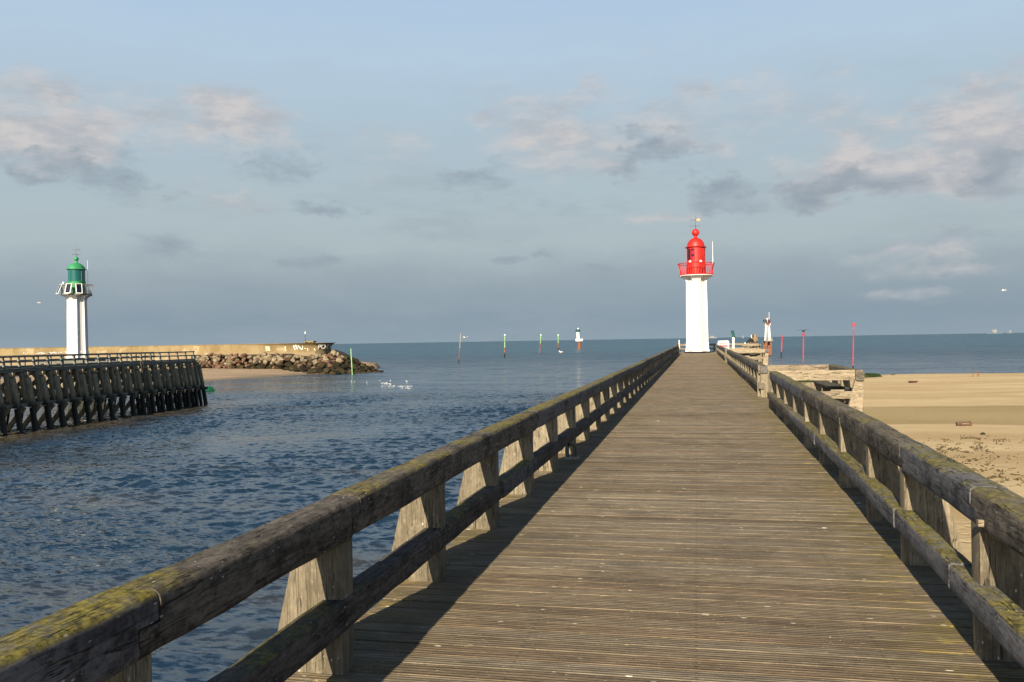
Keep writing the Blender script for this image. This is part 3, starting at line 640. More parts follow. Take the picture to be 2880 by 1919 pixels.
def bay_rail(name, label, x0, x1, y0, y1, skirt=True):
    """railing round a lookout bay: near board, outer side rail with a corner post, far board"""
    t = thing(name, label, 'railing', (0, 0, 0)); zz = zd(y0)
    for y, nm in ((y0, 'near_board'), (y1, 'far_board')):
        for zc, h in ((0.765, 0.235), (0.31, 0.17)):
            mb = MB(); mb.beam((x0, y + 0.05, zc + zz), (x1 - 0.003, y + 0.05, zc + zz), 0.09, h, 0.008, 0.2, 0.003); mb.build(nm, M['board'], t, smooth=38)
    mb = MB(); mb.beam((x1 + 0.095, y0 - 0.06, 0.765 + zz), (x1 + 0.095, y1 + 0.2, 0.765 + zz), 0.19, 0.24, 0.045, 0.15, 0.005); mb.build('side_rail', M['rail_right'], t, smooth=38)
    mb = MB(); mb.beam((x1 + 0.1, y0 + 0.15, 0.31 + zz), (x1 + 0.1, y1, 0.31 + zz), 0.12, 0.18, 0.02, 0.3, 0.005); mb.build('side_low_rail', M['rail_right'], t, smooth=38)
    for yy in (y0 + 0.0, (y0 + y1) / 2, y1 - 0.05):        # slanted outer posts
        mb = MB(); poly = [(-0.24, -0.30), (0.0, -0.5), (0.14, -0.2), (0.19, 0.66), (0.0, 0.66)]
        if yy != y0: poly = [(-0.0, -0.45), (0.3, -0.45), (0.2, 0.64), (0.0, 0.64)]
        mb.prism(poly, lambda p, t_: (x1 + p[0], yy + 0.14 * t_, p[1] + zz)); mb.build('post', M['board'] if yy == y0 else M['post'], t, bevel=0.01, smooth=30)
    for yy in (y0, y1):
        mb = MB(); mb.prism([(0, -0.05), (0.34, -0.05), (0.22, 0.64), (0, 0.64)], lambda p, t_: (x0 - 0.02 + p[0], yy + 0.11 + 0.13 * t_, p[1] + zz)); mb.build('post', M['post'], t, bevel=0.01)
    mb = MB(); mb.box(x0 + 0.3, x1 - 0.02, y0 + 0.02, y0 + 0.1, -0.3 + zz, -0.06 + zz); mb.build('fascia', M['board'], t, bevel=0.008)
    return t
bay_rail('bay_railing', 'bright timber railing round the nearest lookout bay', XR(21) + 0.02, 3.52, 21.05, 25.1)
bay_rail('bay_railing', 'timber railing round the second lookout bay, left of the red channel poles', XR(57) - 0.0, 4.12, 55.8, 59.8)
def bench(label, x0, x1, y0, y1, z, loc_z):
    t = thing('bench', label, 'bench', (0, 0, 0), group='benches in the lookout bays')
    mb = MB(); mb.box(x0, x1, y0, y1, z - 0.055, z); mb.build('seat', M['rail_low'], t, bevel=0.008)
    for yy in (y0 + 0.01, (y0 + y1) / 2, y1 - 0.13): mb = MB(); mb.box(x0 + 0.01, x1 - 0.01, yy, yy + 0.12, loc_z, z - 0.057); mb.build('leg', M['board'], t, bevel=0.008)
    mb = MB(); mb.box(x0 + 0.12, x1 - 0.12, y0 + 0.14, y1 - 0.14, loc_z + 0.12, loc_z + 0.2); mb.build('stretcher', M['board'], t)
    return t
bench('plank bench running along the outer rail of the nearest lookout bay', 3.05, 3.37, 21.55, 24.6, 0.50, 0.03)
bench('plank bench inside the second lookout bay', 3.35, 3.7, 56.3, 59.2, 0.52 + zd(57), zd(57) + 0.01)

# end platform railings
def plain_rail(label, pts, posts):
    t = thing('platform_railing', label, 'railing', (0, 0, 0)); zz = zd(pts[0][1])
    for a, b in zip(pts[:-1], pts[1:]):
        for zc, h, nm in ((0.79, 0.22, 'top_rail'), (0.33, 0.17, 'lower_rail')):
            mb = MB(); mb.beam((a[0], a[1], zz + zc), (b[0], b[1], zz + zc), 0.14, h, 0.02); mb.build(nm, M['board'] if abs(a[1] - b[1]) < 0.1 else M['rail_right'], t, smooth=38)
    for x, y in posts: mb = MB(); mb.box(x - 0.09, x + 0.09, y + 0.075, y + 0.2, zz - 0.3, zz + 0.68); mb.build('post', M['post'], t, bevel=0.01)
    return t
plain_rail('low two board railing across the seaward end behind the red lighthouse', [(-2.05, 101.2), (6.1, 101.2)], [(-1.9 + 1.9 * i, 101.2) for i in range(5)])
plain_rail('railing on the channel side of the end platform', [(-2.1, 88.3), (-2.1, 101.1)], [(-2.1, 88.5 + 2.4 * i) for i in range(6)])
plain_rail('short railing with slanted end posts in front of the seated couple', [(4.35, 89.0), (6.0, 89.0)], [(4.5, 89.0), (5.9, 89.0)])
plain_rail('railing on the beach side of the end platform', [(6.13, 89.1), (6.13, 101.1)], [(6.13, 91 + 2.4 * i) for i in range(5)])
hb = thing('high_bench', 'high wooden bench under the seated couple', 'bench', (5.35, 89.9, zd(90)))
mb = MB(); mb.box(-0.85, 0.65, -0.2, 0.25, 0.86, 0.93); mb.build('seat', M['board'], hb, bevel=0.008)
for x in (-0.8, -0.1, 0.5): mb = MB(); mb.box(x, x + 0.12, -0.18, 0.22, 0.0, 0.858); mb.build('leg', M['post'], hb)
mb = MB(); mb.box(-0.85, 0.65, 0.255, 0.55, 0.36, 0.42); mb.build('footrest', M['board'], hb)
wm = thing('marker_post', 'slim white post at the end of the water side railing', 'post', (-1.72, 88.1, zd(88)))
mb = MB(); mb.tube((0, 0, 0), (0, 0, 1.35), 0.055, n=10); mb.build('pole', M['white_plain'], wm, smooth=40); mb = MB(); mb.ell((0, 0, 1.36), (0.06, 0.06, 0.04)); mb.build('cap', M['white_plain'], wm, smooth=60)

# ring strap by a railing post
cp = at(1606, 1292, 0.02); ct = thing('mooring_strap', 'small dark curled strap standing by a post of the water side railing', 'mooring fitting', (cp.x, cp.y, zd(cp.y) + 0.004), 0.5)
mb = MB(); mb.box(-0.08, 0.12, -0.05, 0.05, 0, 0.035); mb.build('base_plate', M['grey_metal'], ct, bevel=0.005)
mb = MB()
arc = [Vector((-0.055 + 0.055 * (1 - math.cos(a)), 0, 0.15 + 0.06 * math.sin(a))) for a in [math.pi * q / 8 for q in range(9)]]
pts = [Vector((-0.055, 0, 0.035))] + arc + [Vector((0.055, 0, 0.036))]
rings = []
for i, p in enumerate(pts):
    d = (pts[min(i + 1, len(pts) - 1)] - pts[max(i - 1, 0)]).normalized(); n = Vector((d.z, 0, -d.x))
    rings.append([p + n * 0.012 + Vector((0, 0.045, 0)), p + n * 0.012 - Vector((0, 0.045, 0)), p - n * 0.012 - Vector((0, 0.045, 0)), p - n * 0.012 + Vector((0, 0.045, 0))])
mb.ring(rings); mb.build('strap', M['metal'], ct)

# ------------------------------------------------------------------ lighthouses
def tower_plan(R0, a=0.40, st=0.24):
    """cross-like plan: four broad ribs with bevelled recesses between them"""
    q = []
    base = [(a * R0, -R0), (a * R0, -R0 + st * R0), (R0 - st * R0, -a * R0), (R0, -a * R0)]
    for i in range(4):
        c, s_ = math.cos(math.pi / 2 * i), math.sin(math.pi / 2 * i)
        for x, y in base: q.append((x * c - y * s_, x * s_ + y * c))
    return q
def vane(parent, z, arrow_mat, s=1.0):
    v = MB(); v.tube((0, 0, z - 0.1), (0, 0, z + 1.42 * s), 0.022, 0.010, 8); pole = v.build('weather_vane', M['metal'], parent)
    v = MB(); zz = z + 0.33 * s; v.tube((-0.5 * s, 0, zz), (0.5 * s, 0, zz), 0.014, n=6); v.tube((0, -0.5 * s, zz), (0, 0.5 * s, zz), 0.014, n=6); v.build('cross_arms', M['metal'], pole)
    for ch, x, y in (('O', -0.5, 0), ('E', 0.5, 0), ('N', 0, 0.5), ('S', 0, -0.5)):
        text(ch, 0.24 * s, M['metal'], pole, Vector((x * s, y * s, zz - 0.02 * s)), 0.02, name='compass_letter')
    v = MB(); za = z + 0.95 * s; v.tube((-0.5 * s, 0, za), (0.15 * s, 0, za), 0.014, n=6)
    v.prism([(-0.56, 0), (-0.40, 0.07), (-0.40, -0.07)], lambda p, t: (p[0] * s, -0.01 + 0.02 * t, za + p[1] * s)); v.build('pointer', M['metal'], pole)
    v = MB(); v.prism([(0.12, 0.03), (0.24, 0.11), (0.5, 0.10), (0.43, 0.0), (0.5, -0.10), (0.24, -0.11), (0.12, -0.03)], lambda p, t: (p[0] * s, -0.012 + 0.024 * t, za + p[1] * s)); v.build('tail', arrow_mat, pole)
def text(body, size, mat, parent, loc, th=0.004, rx=math.pi / 2, rz=0.0, name='lettering', bold=0.0, xs=1.0, align='CENTER'):
    cu = bpy.data.curves.new(name, 'FONT'); cu.body = body; cu.size = size; cu.extrude = th; cu.align_x = align; cu.align_y = 'CENTER'; cu.offset = bold; cu.resolution_u = 3
    tmp = bpy.data.objects.new(name, cu); COL.objects.link(tmp); dg = bpy.context.evaluated_depsgraph_get(); dg.update()
    me = bpy.data.meshes.new_from_object(tmp.evaluated_get(dg)); bpy.data.objects.remove(tmp); me.materials.clear(); me.materials.append(mat)
    o = bpy.data.objects.new(name, me); COL.objects.link(o); o.location = loc; o.rotation_euler = (rx, 0, rz); o.scale = (xs, 1, 1)
    if parent: o.parent = parent
    return o

def lighthouse(kind, label, loc, rz):
    red = kind == 'red'; C1 = M['red'] if red else M['green']
    t = thing('lighthouse', label, 'lighthouse', loc, rz)
    H = 8.1
    mb = MB(); rings = []
    prof = [(1.26, 0.10), (1.22, 0.32), (1.165, 0.5), (1.165, 1.03), (1.12, 1.10), (1.10, 3.0), (1.07, 6.0), (1.045, 7.25)]
    for r, z in prof: rings.append([(x, y, z) for x, y in tower_plan(r)])
    for dz, r, e in ((0.0, 1.08, 0.0), (0.16, 1.16, 0.12), (0.28, 1.29, 0.3), (0.40, 1.50, 0.6), (0.47, 1.72, 0.9)):      # ribs flare out under the gallery
        pl = []
        for x, y in tower_plan(1.045):
            rr = math.hypot(x, y); k_ = r / 1.045
            pl.append((x * (k_ if rr > 1.0 else 1 + (k_ - 1) * 0.5), y * (k_ if rr > 1.0 else 1 + (k_ - 1) * 0.5), 7.55 + dz))
        rings.append(pl)
    mb.ring(rings); mb.build('tower_shaft', M['white'], t, smooth=25)
    mb = MB(); mb.ring([[(x, y, z) for x, y in tower_plan(r_)] for r_, z in ((1.34, 0.0), (1.36, 0.10), (1.30, 0.165))]); mb.build('black_base', M['black'], t)
    mb = MB(); mb.box(-0.36, 0.36, -1.115 - 0.035, -1.05, 0.35, 2.65); d = mb.build('door', M['white_plain'], t, bevel=0.012)
    mb = MB(); mb.box(0.2, 0.34, -1.185, -1.15, 1.52, 1.56); mb.build('handle', M['metal'], d)
    # gallery
    n = 40; rb, rtp = (1.73, 1.86); z0, z1 = 8.12, 9.34
    mb = MB(); mb.lathe([(0.6, 8.02), (1.70, 8.04), (1.76, 8.07), (1.76, 8.115), (0.6, 8.12)], n=32); mb.build('gallery_floor', M['white_plain'] if red else M['grey_metal'], t, smooth=30)
    g = MB(); gm = C1 if red else M['grey_metal']
    for q in range(n):
        a = 2 * math.pi * q / n
        def P(r, z): return Vector((r * math.cos(a), r * math.sin(a), z))
        g.path([P(rb - 0.03, z0), P(rb - 0.05, z0 + 0.55), P(rb + 0.02, z1 - 0.3), P(rtp, z1)], 0.034 if red else 0.03, 6)
    for r, z, th in ((rb, z0 + 0.05, 0.05), (rtp, z1, 0.04)):
        pts = [Vector((r * math.cos(2 * math.pi * q / 48), r * math.sin(2 * math.pi * q / 48), z)) for q in range(48)]
        rings = []
        for q, p in enumerate(pts):
            o = Vector((p.x, p.y, 0)).normalized(); rings.append([p + o * th, p + Vector((0, 0, th)), p - o * th, p - Vector((0, 0, th))])
        g.ring(rings, closed=True)
    g.build('gallery_railing', gm, t, smooth=40)
    # lantern
    if red:
        mb = MB(); mb.lathe([(0.97, 8.121), (0.97, 9.5), (0.93, 9.55), (0.93, 11.0), (0.99, 11.03)], n=40); lan = mb.build('lantern_room', C1, t, smooth=35)
        for a0, a1, z_a, z_b, mt in ((-162, -126, 9.72, 10.88, 'red_glass'), (-121, -99, 9.72, 10.02, 'red_glass_light'), (-121, -99, 10.05, 10.3, 'red_glass'), (-121, -99, 10.33, 10.62, 'red_glass_light'), (-121, -99, 10.65, 10.88, 'red_glass')):
            mb = MB(); s_ = 8; pr = []
            for q in range(s_ + 1):
                a = R(a0 + (a1 - a0) * q / s_); pr.append((math.cos(a), math.sin(a)))
            for q in range(s_):
                (c0, s0), (c1, s1) = pr[q], pr[q + 1]
                mb.add([(0.9 * c0, 0.9 * s0, z_a), (0.9 * c1, 0.9 * s1, z_a), (0.944 * c1, 0.944 * s1, z_a), (0.944 * c0, 0.944 * s0, z_a), (0.9 * c0, 0.9 * s0, z_b), (0.9 * c1, 0.9 * s1, z_b), (0.944 * c1, 0.944 * s1, z_b), (0.944 * c0, 0.944 * s0, z_b)],
                       [(0, 3, 2, 1), (4, 5, 6, 7), (0, 1, 5, 4), (1, 2, 6, 5), (2, 3, 7, 6), (3, 0, 4, 7)])
            mb.build('window', M[mt], lan)
        for a in (-165, -123.5, -97, -60, -30, 0, 60, 120):
            mb = MB(); mb.tube((0.95 * math.cos(R(a)), 0.95 * math.sin(R(a)), 9.5), (0.95 * math.cos(R(a)), 0.95 * math.sin(R(a)), 11.0), 0.022, n=6); mb.build('mullion', C1, lan)
        dome = [(1.1, 11.03), (1.12, 11.07), (0.92, 11.13), (0.90, 11.25), (0.84, 11.5), (0.70, 11.75), (0.5, 11.93), (0.26, 12.03), (0.2, 12.1), (0.15, 12.22), (0.19, 12.26), (0.15, 12.30)]
        mb = MB(); mb.lathe(dome, n=40); rf = mb.build('dome', C1, t, smooth=35)
        mb = MB(); mb.ell((0, 0, 12.62), (0.39, 0.39, 0.39), u=28, v=18); mb.build('finial_ball', C1, rf, smooth=60)
        vane(t, 12.98, M['orange'])
        for a in (-125, -62):
            mb = MB(); c_, s_ = math.cos(R(a)), math.sin(R(a)); mb.ell((1.04 * c_, 1.04 * s_, 9.5), (0.13, 0.13, 0.14)); lm = mb.build('floodlight', M['lamp_glass'], t, smooth=60)
            mb = MB(); mb.tube((0.96 * c_, 0.96 * s_, 9.45), (1.04 * c_, 1.04 * s_, 9.3), 0.03, n=6); mb.build('bracket', M['metal'], lm)
        ax, ay = 1.72, 0.25; az0, az1 = 9.2, 11.65
    else:
        mb = MB(); mb.lathe([(1.03, 8.121), (1.03, 9.72), (1.06, 9.76), (0.98, 9.80)], n=40); mb.build('lantern_base', C1, t, smooth=35)
        mb = MB(); mb.lathe([(0.95, 9.80), (0.95, 11.22)], n=40); lan = mb.build('lantern_glass', M['green_glass'], t, smooth=35)
        for q in range(8):
            a = R(q * 45 - 77); mb = MB(); mb.tube((0.96 * math.cos(a), 0.96 * math.sin(a), 9.78), (0.96 * math.cos(a), 0.96 * math.sin(a), 11.24), 0.032, n=6); mb.build('mullion', C1, lan)
        dome = [(1.02, 11.22), (1.16, 11.26), (1.16, 11.31), (1.05, 11.36), (0.98, 11.52), (0.78, 11.8), (0.5, 12.0), (0.22, 12.09), (0.19, 12.16), (0.13, 12.32), (0.17, 12.37), (0.13, 12.41)]
        mb = MB(); mb.lathe(dome, n=40); rf = mb.build('dome', C1, t, smooth=35)
        mb = MB(); mb.ell((0, 0, 12.62), (0.29, 0.29, 0.27), u=24, v=14); mb.build('finial_ball', C1, rf, smooth=60)
        vane(t, 12.85, M['metal'], 0.95)
        for a in (-139.5, -94.5, -60.5):
            fr = thing('solar_panel', None, None); fr.parent = t; fr.location = (2.02 * math.cos(R(a)), 2.02 * math.sin(R(a)), 8.65); fr.rotation_euler = (R(-24), 0, R(a + 90))
            bpy.data.objects.remove(fr)
            mt_ = Matrix.Translation((2.06 * math.cos(R(a)), 2.06 * math.sin(R(a)), 8.78)) @ Matrix.Rotation(R(a + 90), 4, 'Z') @ Matrix.Rotation(R(-22), 4, 'X')
            mb = MB(); mb.box(-0.36, 0.36, -0.03, 0.03, -0.66, 0.66); mb.v = [tuple(mt_ @ Vector(p)) for p in mb.v]; fr = mb.build('solar_panel', M['white_plain'], t)
            mb = MB(); mb.box(-0.28, 0.28, -0.038, -0.031, -0.58, 0.58); mb.v = [tuple(mt_ @ Vector(p)) for p in mb.v]; mb.build('cells', M['panel'], fr)
        ax, ay = 1.17, 0.49; az0, az1 = 9.4, 12.45
        for a in (-122,):
            mb = MB(); mb.ell((1.8 * math.cos(R(a)), 1.8 * math.sin(R(a)), 9.5), (0.13, 0.13, 0.15)); mb.build('floodlight', M['lamp_glass'], t, smooth=60)
    mb = MB(); mb.tube((ax, ay, az0), (ax, ay, az0 + 0.9), 0.035, n=8); mb.tube((ax, ay, az0 + 0.9), (ax, ay, az1), 0.024, 0.018, n=8); mb.build('antenna', M['white_plain'], t)
    return t
lx, ly = colx(1961, 91.2)
lighthouse('red', 'white lighthouse with red lantern and red gallery at the end of the plank pier', (lx, ly, zd(ly) + 0.003), TH * 0.0)
gx, gy = colx(218.5, 109.0)
lighthouse('green', 'white lighthouse with green dome and solar panels behind the opposite jetty', (gx, gy, 0.26), R(16))

# ------------------------------------------------------------------ opposite timber jetty
ax_, ay_ = colx(51, 73.8); bx_, by_ = colx(543, 103.0)
A = Vector((ax_, ay_, 0)); B = Vector((bx_, by_, 0)); ad = (B - A).normalized(); nn = Vector((ad.y, -ad.x, 0)); sp = (B - A).length / 16
jet = thing('timber_jetty', 'dark timber trestle jetty with raked piles across the channel', 'jetty', (0, 0, 0)); WJ = 5.0
# the near face carries its rake towards the channel, so the deck edge sits back from the foot
def J(s_, n_, z): return A + ad * s_ + nn * n_ + Vector((0, 0, z))
jb0, jb1 = -5, 16
def jpart(name, mat, p0, p1, w, h, **kw):
    mb = MB(); mb.beam(p0, p1, w, h, 0.02, **kw); return mb.build(name, mat, jet, smooth=38)
ZJ = 0.12
for i in range(jb0, jb1 + 1):
    s_ = i * sp; e = Vector(tuple(ad)); jit = random.uniform(-0.05, 0.05)
    jpart('rail_post', M['jetty_beam'], J(s_, -0.05, 1.0 + ZJ), J(s_, 0.24, -0.5), 0.2, 0.17, upv=ad)
    jpart('raked_pile', M['jetty_pile'], J(s_ + jit, 0.22, -0.35), J(s_ + jit, 1.12, -6.6) if i >= 9 else J(s_ + jit, 0.62, -3.1), 0.30, 0.30, upv=ad, step=1.0, amp=0.03, seed=i)
    if i < jb1:
        f0 = J(s_ + 0.36, 0.55, -0.75); f1 = J(s_ + 0.36 + jit, 0.98, -2.95 - abs(jit) * 3)
        jpart('fender_pile', M['jetty_pile'], f0, f1, 0.36, 0.40, upv=ad, step=0.6, amp=0.03, seed=i + 50)
        jpart('fender_foot', M['jetty_pile'], J(s_ + 0.36, 0.97, -3.25), J(s_ + 0.36 + jit * 2, 1.35, -6.6), 0.36, 0.34, upv=ad, step=0.8, amp=0.03, seed=i + 90)
        mb = MB(); c_ = J(s_ + 0.36, 0.97, -3.08); mb.beam(c_ - nn * 0.4, c_ + nn * 0.28, 0.5, 0.3, 0.03); mb.build('fender_block', M['jetty_pile'], jet)
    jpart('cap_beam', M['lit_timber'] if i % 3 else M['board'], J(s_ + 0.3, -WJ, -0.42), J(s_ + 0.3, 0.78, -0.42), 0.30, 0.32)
    jpart('inner_pile', M['jetty_pile'], J(s_, -WJ + 0.2, -0.3), J(s_, -WJ - 0.9, -6.6), 0.34, 0.34, upv=ad)
    jpart('cross_brace', M['jetty_brace'], J(s_ + 0.9, -2.9, -3.3), J(s_ + 0.9, 0.15, -0.6), 0.24, 0.30)
    jpart('back_brace', M['jetty_brace'], J(s_ + 0.9, -4.9, -0.6), J(s_ + 0.9, -2.4, -3.2), 0.24, 0.30)
    jpart('cross_tie', M['jetty_pile'], J(s_ + 0.2, -WJ - 0.3, -3.05), J(s_ + 0.2, 0.9, -3.05), 0.22, 0.26)
    jpart('lower_brace', M['jetty_brace'], J(s_ - 0.35, -1.9, -6.4), J(s_ - 0.35, 0.75, -3.2), 0.26, 0.36)
s0, s1 = jb0 * sp - 1, jb1 * sp
for n_, z_, w_, h_, nm in ((0.08, 0.93 + ZJ, 0.14, 0.13, 'top_rail'), (0.10, 0.50 + ZJ, 0.1, 0.12, 'middle_rail'), (0.16, 0.03 + ZJ, 0.16, 0.16, 'kerb_beam'), (0.22, -0.13, 0.22, 0.26, 'edge_beam'),
                       (0.66, -3.02, 0.24, 0.3, 'waling_beam'), (-WJ, 0.93 + ZJ, 0.14, 0.13, 'top_rail'), (-WJ, 0.50 + ZJ, 0.1, 0.12, 'middle_rail'), (-WJ, -0.05, 0.25, 0.4, 'edge_beam'), (-WJ / 2, -0.2, 0.3, 0.3, 'edge_beam')):
    jpart(nm, M['jetty_beam'], J(s0, n_, z_), J(s1 + 0.12, n_, z_), w_, h_, step=1.5, amp=0.02)
for i in range(jb0, jb1 + 1, 1): jpart('rail_post', M['jetty_beam'], J(i * sp, -WJ - 0.05, 1.0 + ZJ), J(i * sp, -WJ - 0.05, -0.3), 0.16, 0.16, upv=ad)
mb = MB(); mb.prism([(s0, -WJ), (s1, -WJ), (s1, 0.1), (s0, 0.1)], lambda p, t: J(p[0], p[1], -0.04 + 0.09 * t)); mb.build('deck', M['jetty_beam'], jet)
jpart('end_rail', M['jetty_beam'], J(s1, 0.0, 0.93 + ZJ), J(s1, -WJ, 0.93 + ZJ), 0.14, 0.13)
jpart('end_rail', M['jetty_beam'], J(s1, 0.0, 0.50 + ZJ), J(s1, -WJ, 0.50 + ZJ), 0.1, 0.12)
jpart('corner_pile', M['jetty_pile'], J(s1 + 0.75, 0.3, -0.6), J(s1 + 0.95, 1.25, -6.6), 0.36, 0.36, upv=ad, step=1, amp=0.03)
jpart('end_block', M['jetty_pile'], J(s1 + 0.0, 0.25, -0.55), J(s1 + 0.95, 0.35, -0.55), 0.3, 0.3)
jpart('end_block', M['jetty_pile'], J(s1 + 0.0, 0.95, -3.3), J(s1 + 1.2, 1.0, -3.3), 0.3, 0.3)
# ladder near the middle
ls = 9.3 * sp
for o_ in (0, 0.45): jpart('ladder_rail', M['pile'], J(ls + o_, 0.75, 0.2), J(ls + o_, 1.75, -6.0), 0.05, 0.08)
mb = MB()
for q in range(16): z_ = -0.2 - q * 0.36; n_ = 0.82 + q * 0.058; mb.tube(J(ls, n_, z_), J(ls + 0.45, n_, z_), 0.025, n=6)
mb.build('ladder_rungs', M['pile'], jet)
# platform that carries the green lighthouse, joined to the jetty
pf = thing('lighthouse_platform', 'timber platform on piles under the green lighthouse', 'platform', (gx, gy, 0))
mb = MB(); mb.box(-3.2, 3.2, -3.2, 3.2, -0.15, 0.255); mb.build('deck', M['jetty_beam'], pf)
for x in (-2.8, 0, 2.8):
    for y in (-2.8, 0, 2.8): mb = MB(); mb.tube((x, y, -7), (x, y, -0.16), 0.2, n=10); mb.build('pile', M['jetty_pile'], pf)
gv = Vector((gx, gy, 0)); sj = (gv - A).dot(ad); nj = (gv - A).dot(nn)
mb = MB(); c0 = J(sj if sj < s1 else s1 - 1.5, -WJ, 0)
dv = (Vector((gx, gy, 0)) - c0); dv.z = 0; L_ = dv.length; dv.normalize()
mb.beam(c0 + Vector((0, 0, -0.05)), c0 + dv * (L_ - 3.0) + Vector((0, 0, -0.05)), 2.6, 0.2, 0.02); mb.build('gangway', M['jetty_beam'], pf, loc=(-gx, -gy, 0))

# ------------------------------------------------------------------ breakwater wall and boulders
wall = thing('breakwater_wall', 'long ochre concrete seawall with a flared round end', 'seawall', (0, 0, 0))
wpts = [(-330, 286, 0), (25, 262, 0), (300, 250, 0), (500, 240, 0), (640, 233, 0), (740, 228, .25), (800, 225, .6), (850, 223.5, .85), (885, 223.5, 1), (908, 225, 1), (924, 228, 1), (931, 232, 1), (926, 237, 1), (905, 241, 1), (800, 244, .6), (500, 256, 0), (25, 278, 0), (-330, 304, 0)]
wp = [(Vector((*colx(a, d), 0)), f) for a, d, f in wpts]
TOPZ = 2.06
rows = [(0.0, -3.2), (0.0, -0.6), (0.02, 0.6), (0.16, 1.1), (0.45, 1.55), (0.85, 1.86), (1.1, 1.97), (1.16, 2.0), (1.12, TOPZ)]
rings = []
for i, (p, f) in enumerate(wp):
    a = wp[max(i - 1, 0)][0]; b = wp[min(i + 1, len(wp) - 1)][0]; d = (b - a).normalized(); o = Vector((d.y, -d.x, 0))
    if i == 0: side = 1 if o.dot(-p) > 0 else -1
    o = o * side
    rings.append([p + o * (r * (f if r > 0 else 1) + (0.12 if z > 1.9 else 0)) + Vector((0, 0, z)) for r, z in rows])
vs = [q for g in rings for q in g]; m_ = len(rows); fs = [(i * m_ + j, (i + 1) * m_ + j, (i + 1) * m_ + j + 1, i * m_ + j + 1) for i in range(len(rings) - 1) for j in range(m_ - 1)]
n_ = len(rings)
for i in range(n_ // 2): fs.append((i * m_ + m_ - 1, (n_ - 1 - i) * m_ + m_ - 1, (n_ - 2 - i) * m_ + m_ - 1, (i + 1) * m_ + m_ - 1))
mb = MB(); mb.add(vs, fs); mb.build('wall', M['concrete'], wall, smooth=40)
def wall_pt(px, z, out=0.06):
    for (a0, d0, f0), (a1, d1, f1) in zip(wpts[:11], wpts[1:12]):
        if a0 <= px <= a1 and a1 > a0:
            t = (px - a0) / (a1 - a0); x0, y0 = colx(a0, d0); x1, y1 = colx(a1, d1); f = f0 + (f1 - f0) * t
            p = Vector((x0 + (x1 - x0) * t, y0 + (y1 - y0) * t, z)); dr = Vector((x1 - x0, y1 - y0, 0)).normalized(); o = Vector((dr.y, -dr.x, 0)) 
            off = 0
            for (r0, zz0), (r1, zz1) in zip(rows[:-1], rows[1:]):
                if zz0 <= z <= zz1: off = r0 + (r1 - r0) * (z - zz0) / (zz1 - zz0)
            return p + o * (off * f + out), math.atan2(dr.y, dr.x)
M['chalk'] = plain('white_graffiti_paint', (0.72, 0.70, 0.62), 0.8, 0.1)
M['chalk_worn'] = plain('worn_white_paint', (0.50, 0.44, 0.30), 0.85, 0.2)
for ch, px, sz in (('P', 896, 1.8), ('O', 907, 1.8), ('K', 917, 1.75), ('A', 925.5, 1.5)):
    p, an = wall_pt(px, 1.0, 0.30); o = text(ch, sz, M['chalk'], wall, p, 0.03, math.pi / 2 + R(22), an, 'graffiti_letter', 0.035)
def strokes(lst, mat):
    for (xa, ya, xb, yb, w) in lst:      # pixels of the wall face
        f = lambda x, y: wall_pt(x, 1.7 - (y - (960.2 - 0.0163 * (x - 1440))) / F * 224.0, 0.05)[0]
        mb = MB(); mb.beam(f(xa, ya), f(xb, yb), w, 0.05, 0.01, upv=(0, 1, 0), step=0.5); mb.build('paint_stroke', mat, wall)
strokes([(828, 972, 830, 985, .3), (834, 971, 837, 983, .32), (840, 973, 849, 985, .25), (852, 974, 851, 984, .2)], M['chalk'])
strokes([(803, 975, 804, 989, .35), (855, 980, 861, 982, .2), (865, 980, 866, 988, .3), (884, 981, 886, 988, .35), (750, 975, 751, 988, .5), (756, 975, 758, 988, .5)], M['chalk_worn'])
x_, y_ = colx(873, 229); sh_ = thing('parapet_block', 'low concrete slab on top of the seawall end', 'slab', (x_, y_, TOPZ))
mb = MB(); mb.box(-1.3, 1.3, -1, 1, 0.22, 0.5); mb.build('slab', M['concrete'], sh_, bevel=0.03)
for xx in (-1.0, 0.1, 0.9): mb = MB(); mb.box(xx - 0.15, xx + 0.15, -0.9, 0.9, 0.0, 0.218); mb.build('block', M['concrete'], sh_)
x_, y_ = colx(859, 228); lm = thing('beacon_mast', 'thin mast with a small white light on the seawall end', 'mast', (x_, y_, TOPZ))
mb = MB(); mb.tube((0, 0, 0), (0, 0, 2.4), 0.07, 0.05, 8); mb.build('mast', M['metal'], lm); mb = MB(); mb.tube((0, 0, 2.4), (0, 0, 2.85), 0.14, 0.11, 10); mb.ell((0, 0, 2.9), (0.12, 0.12, 0.12)); mb.build('lantern', M['white_plain'], lm)

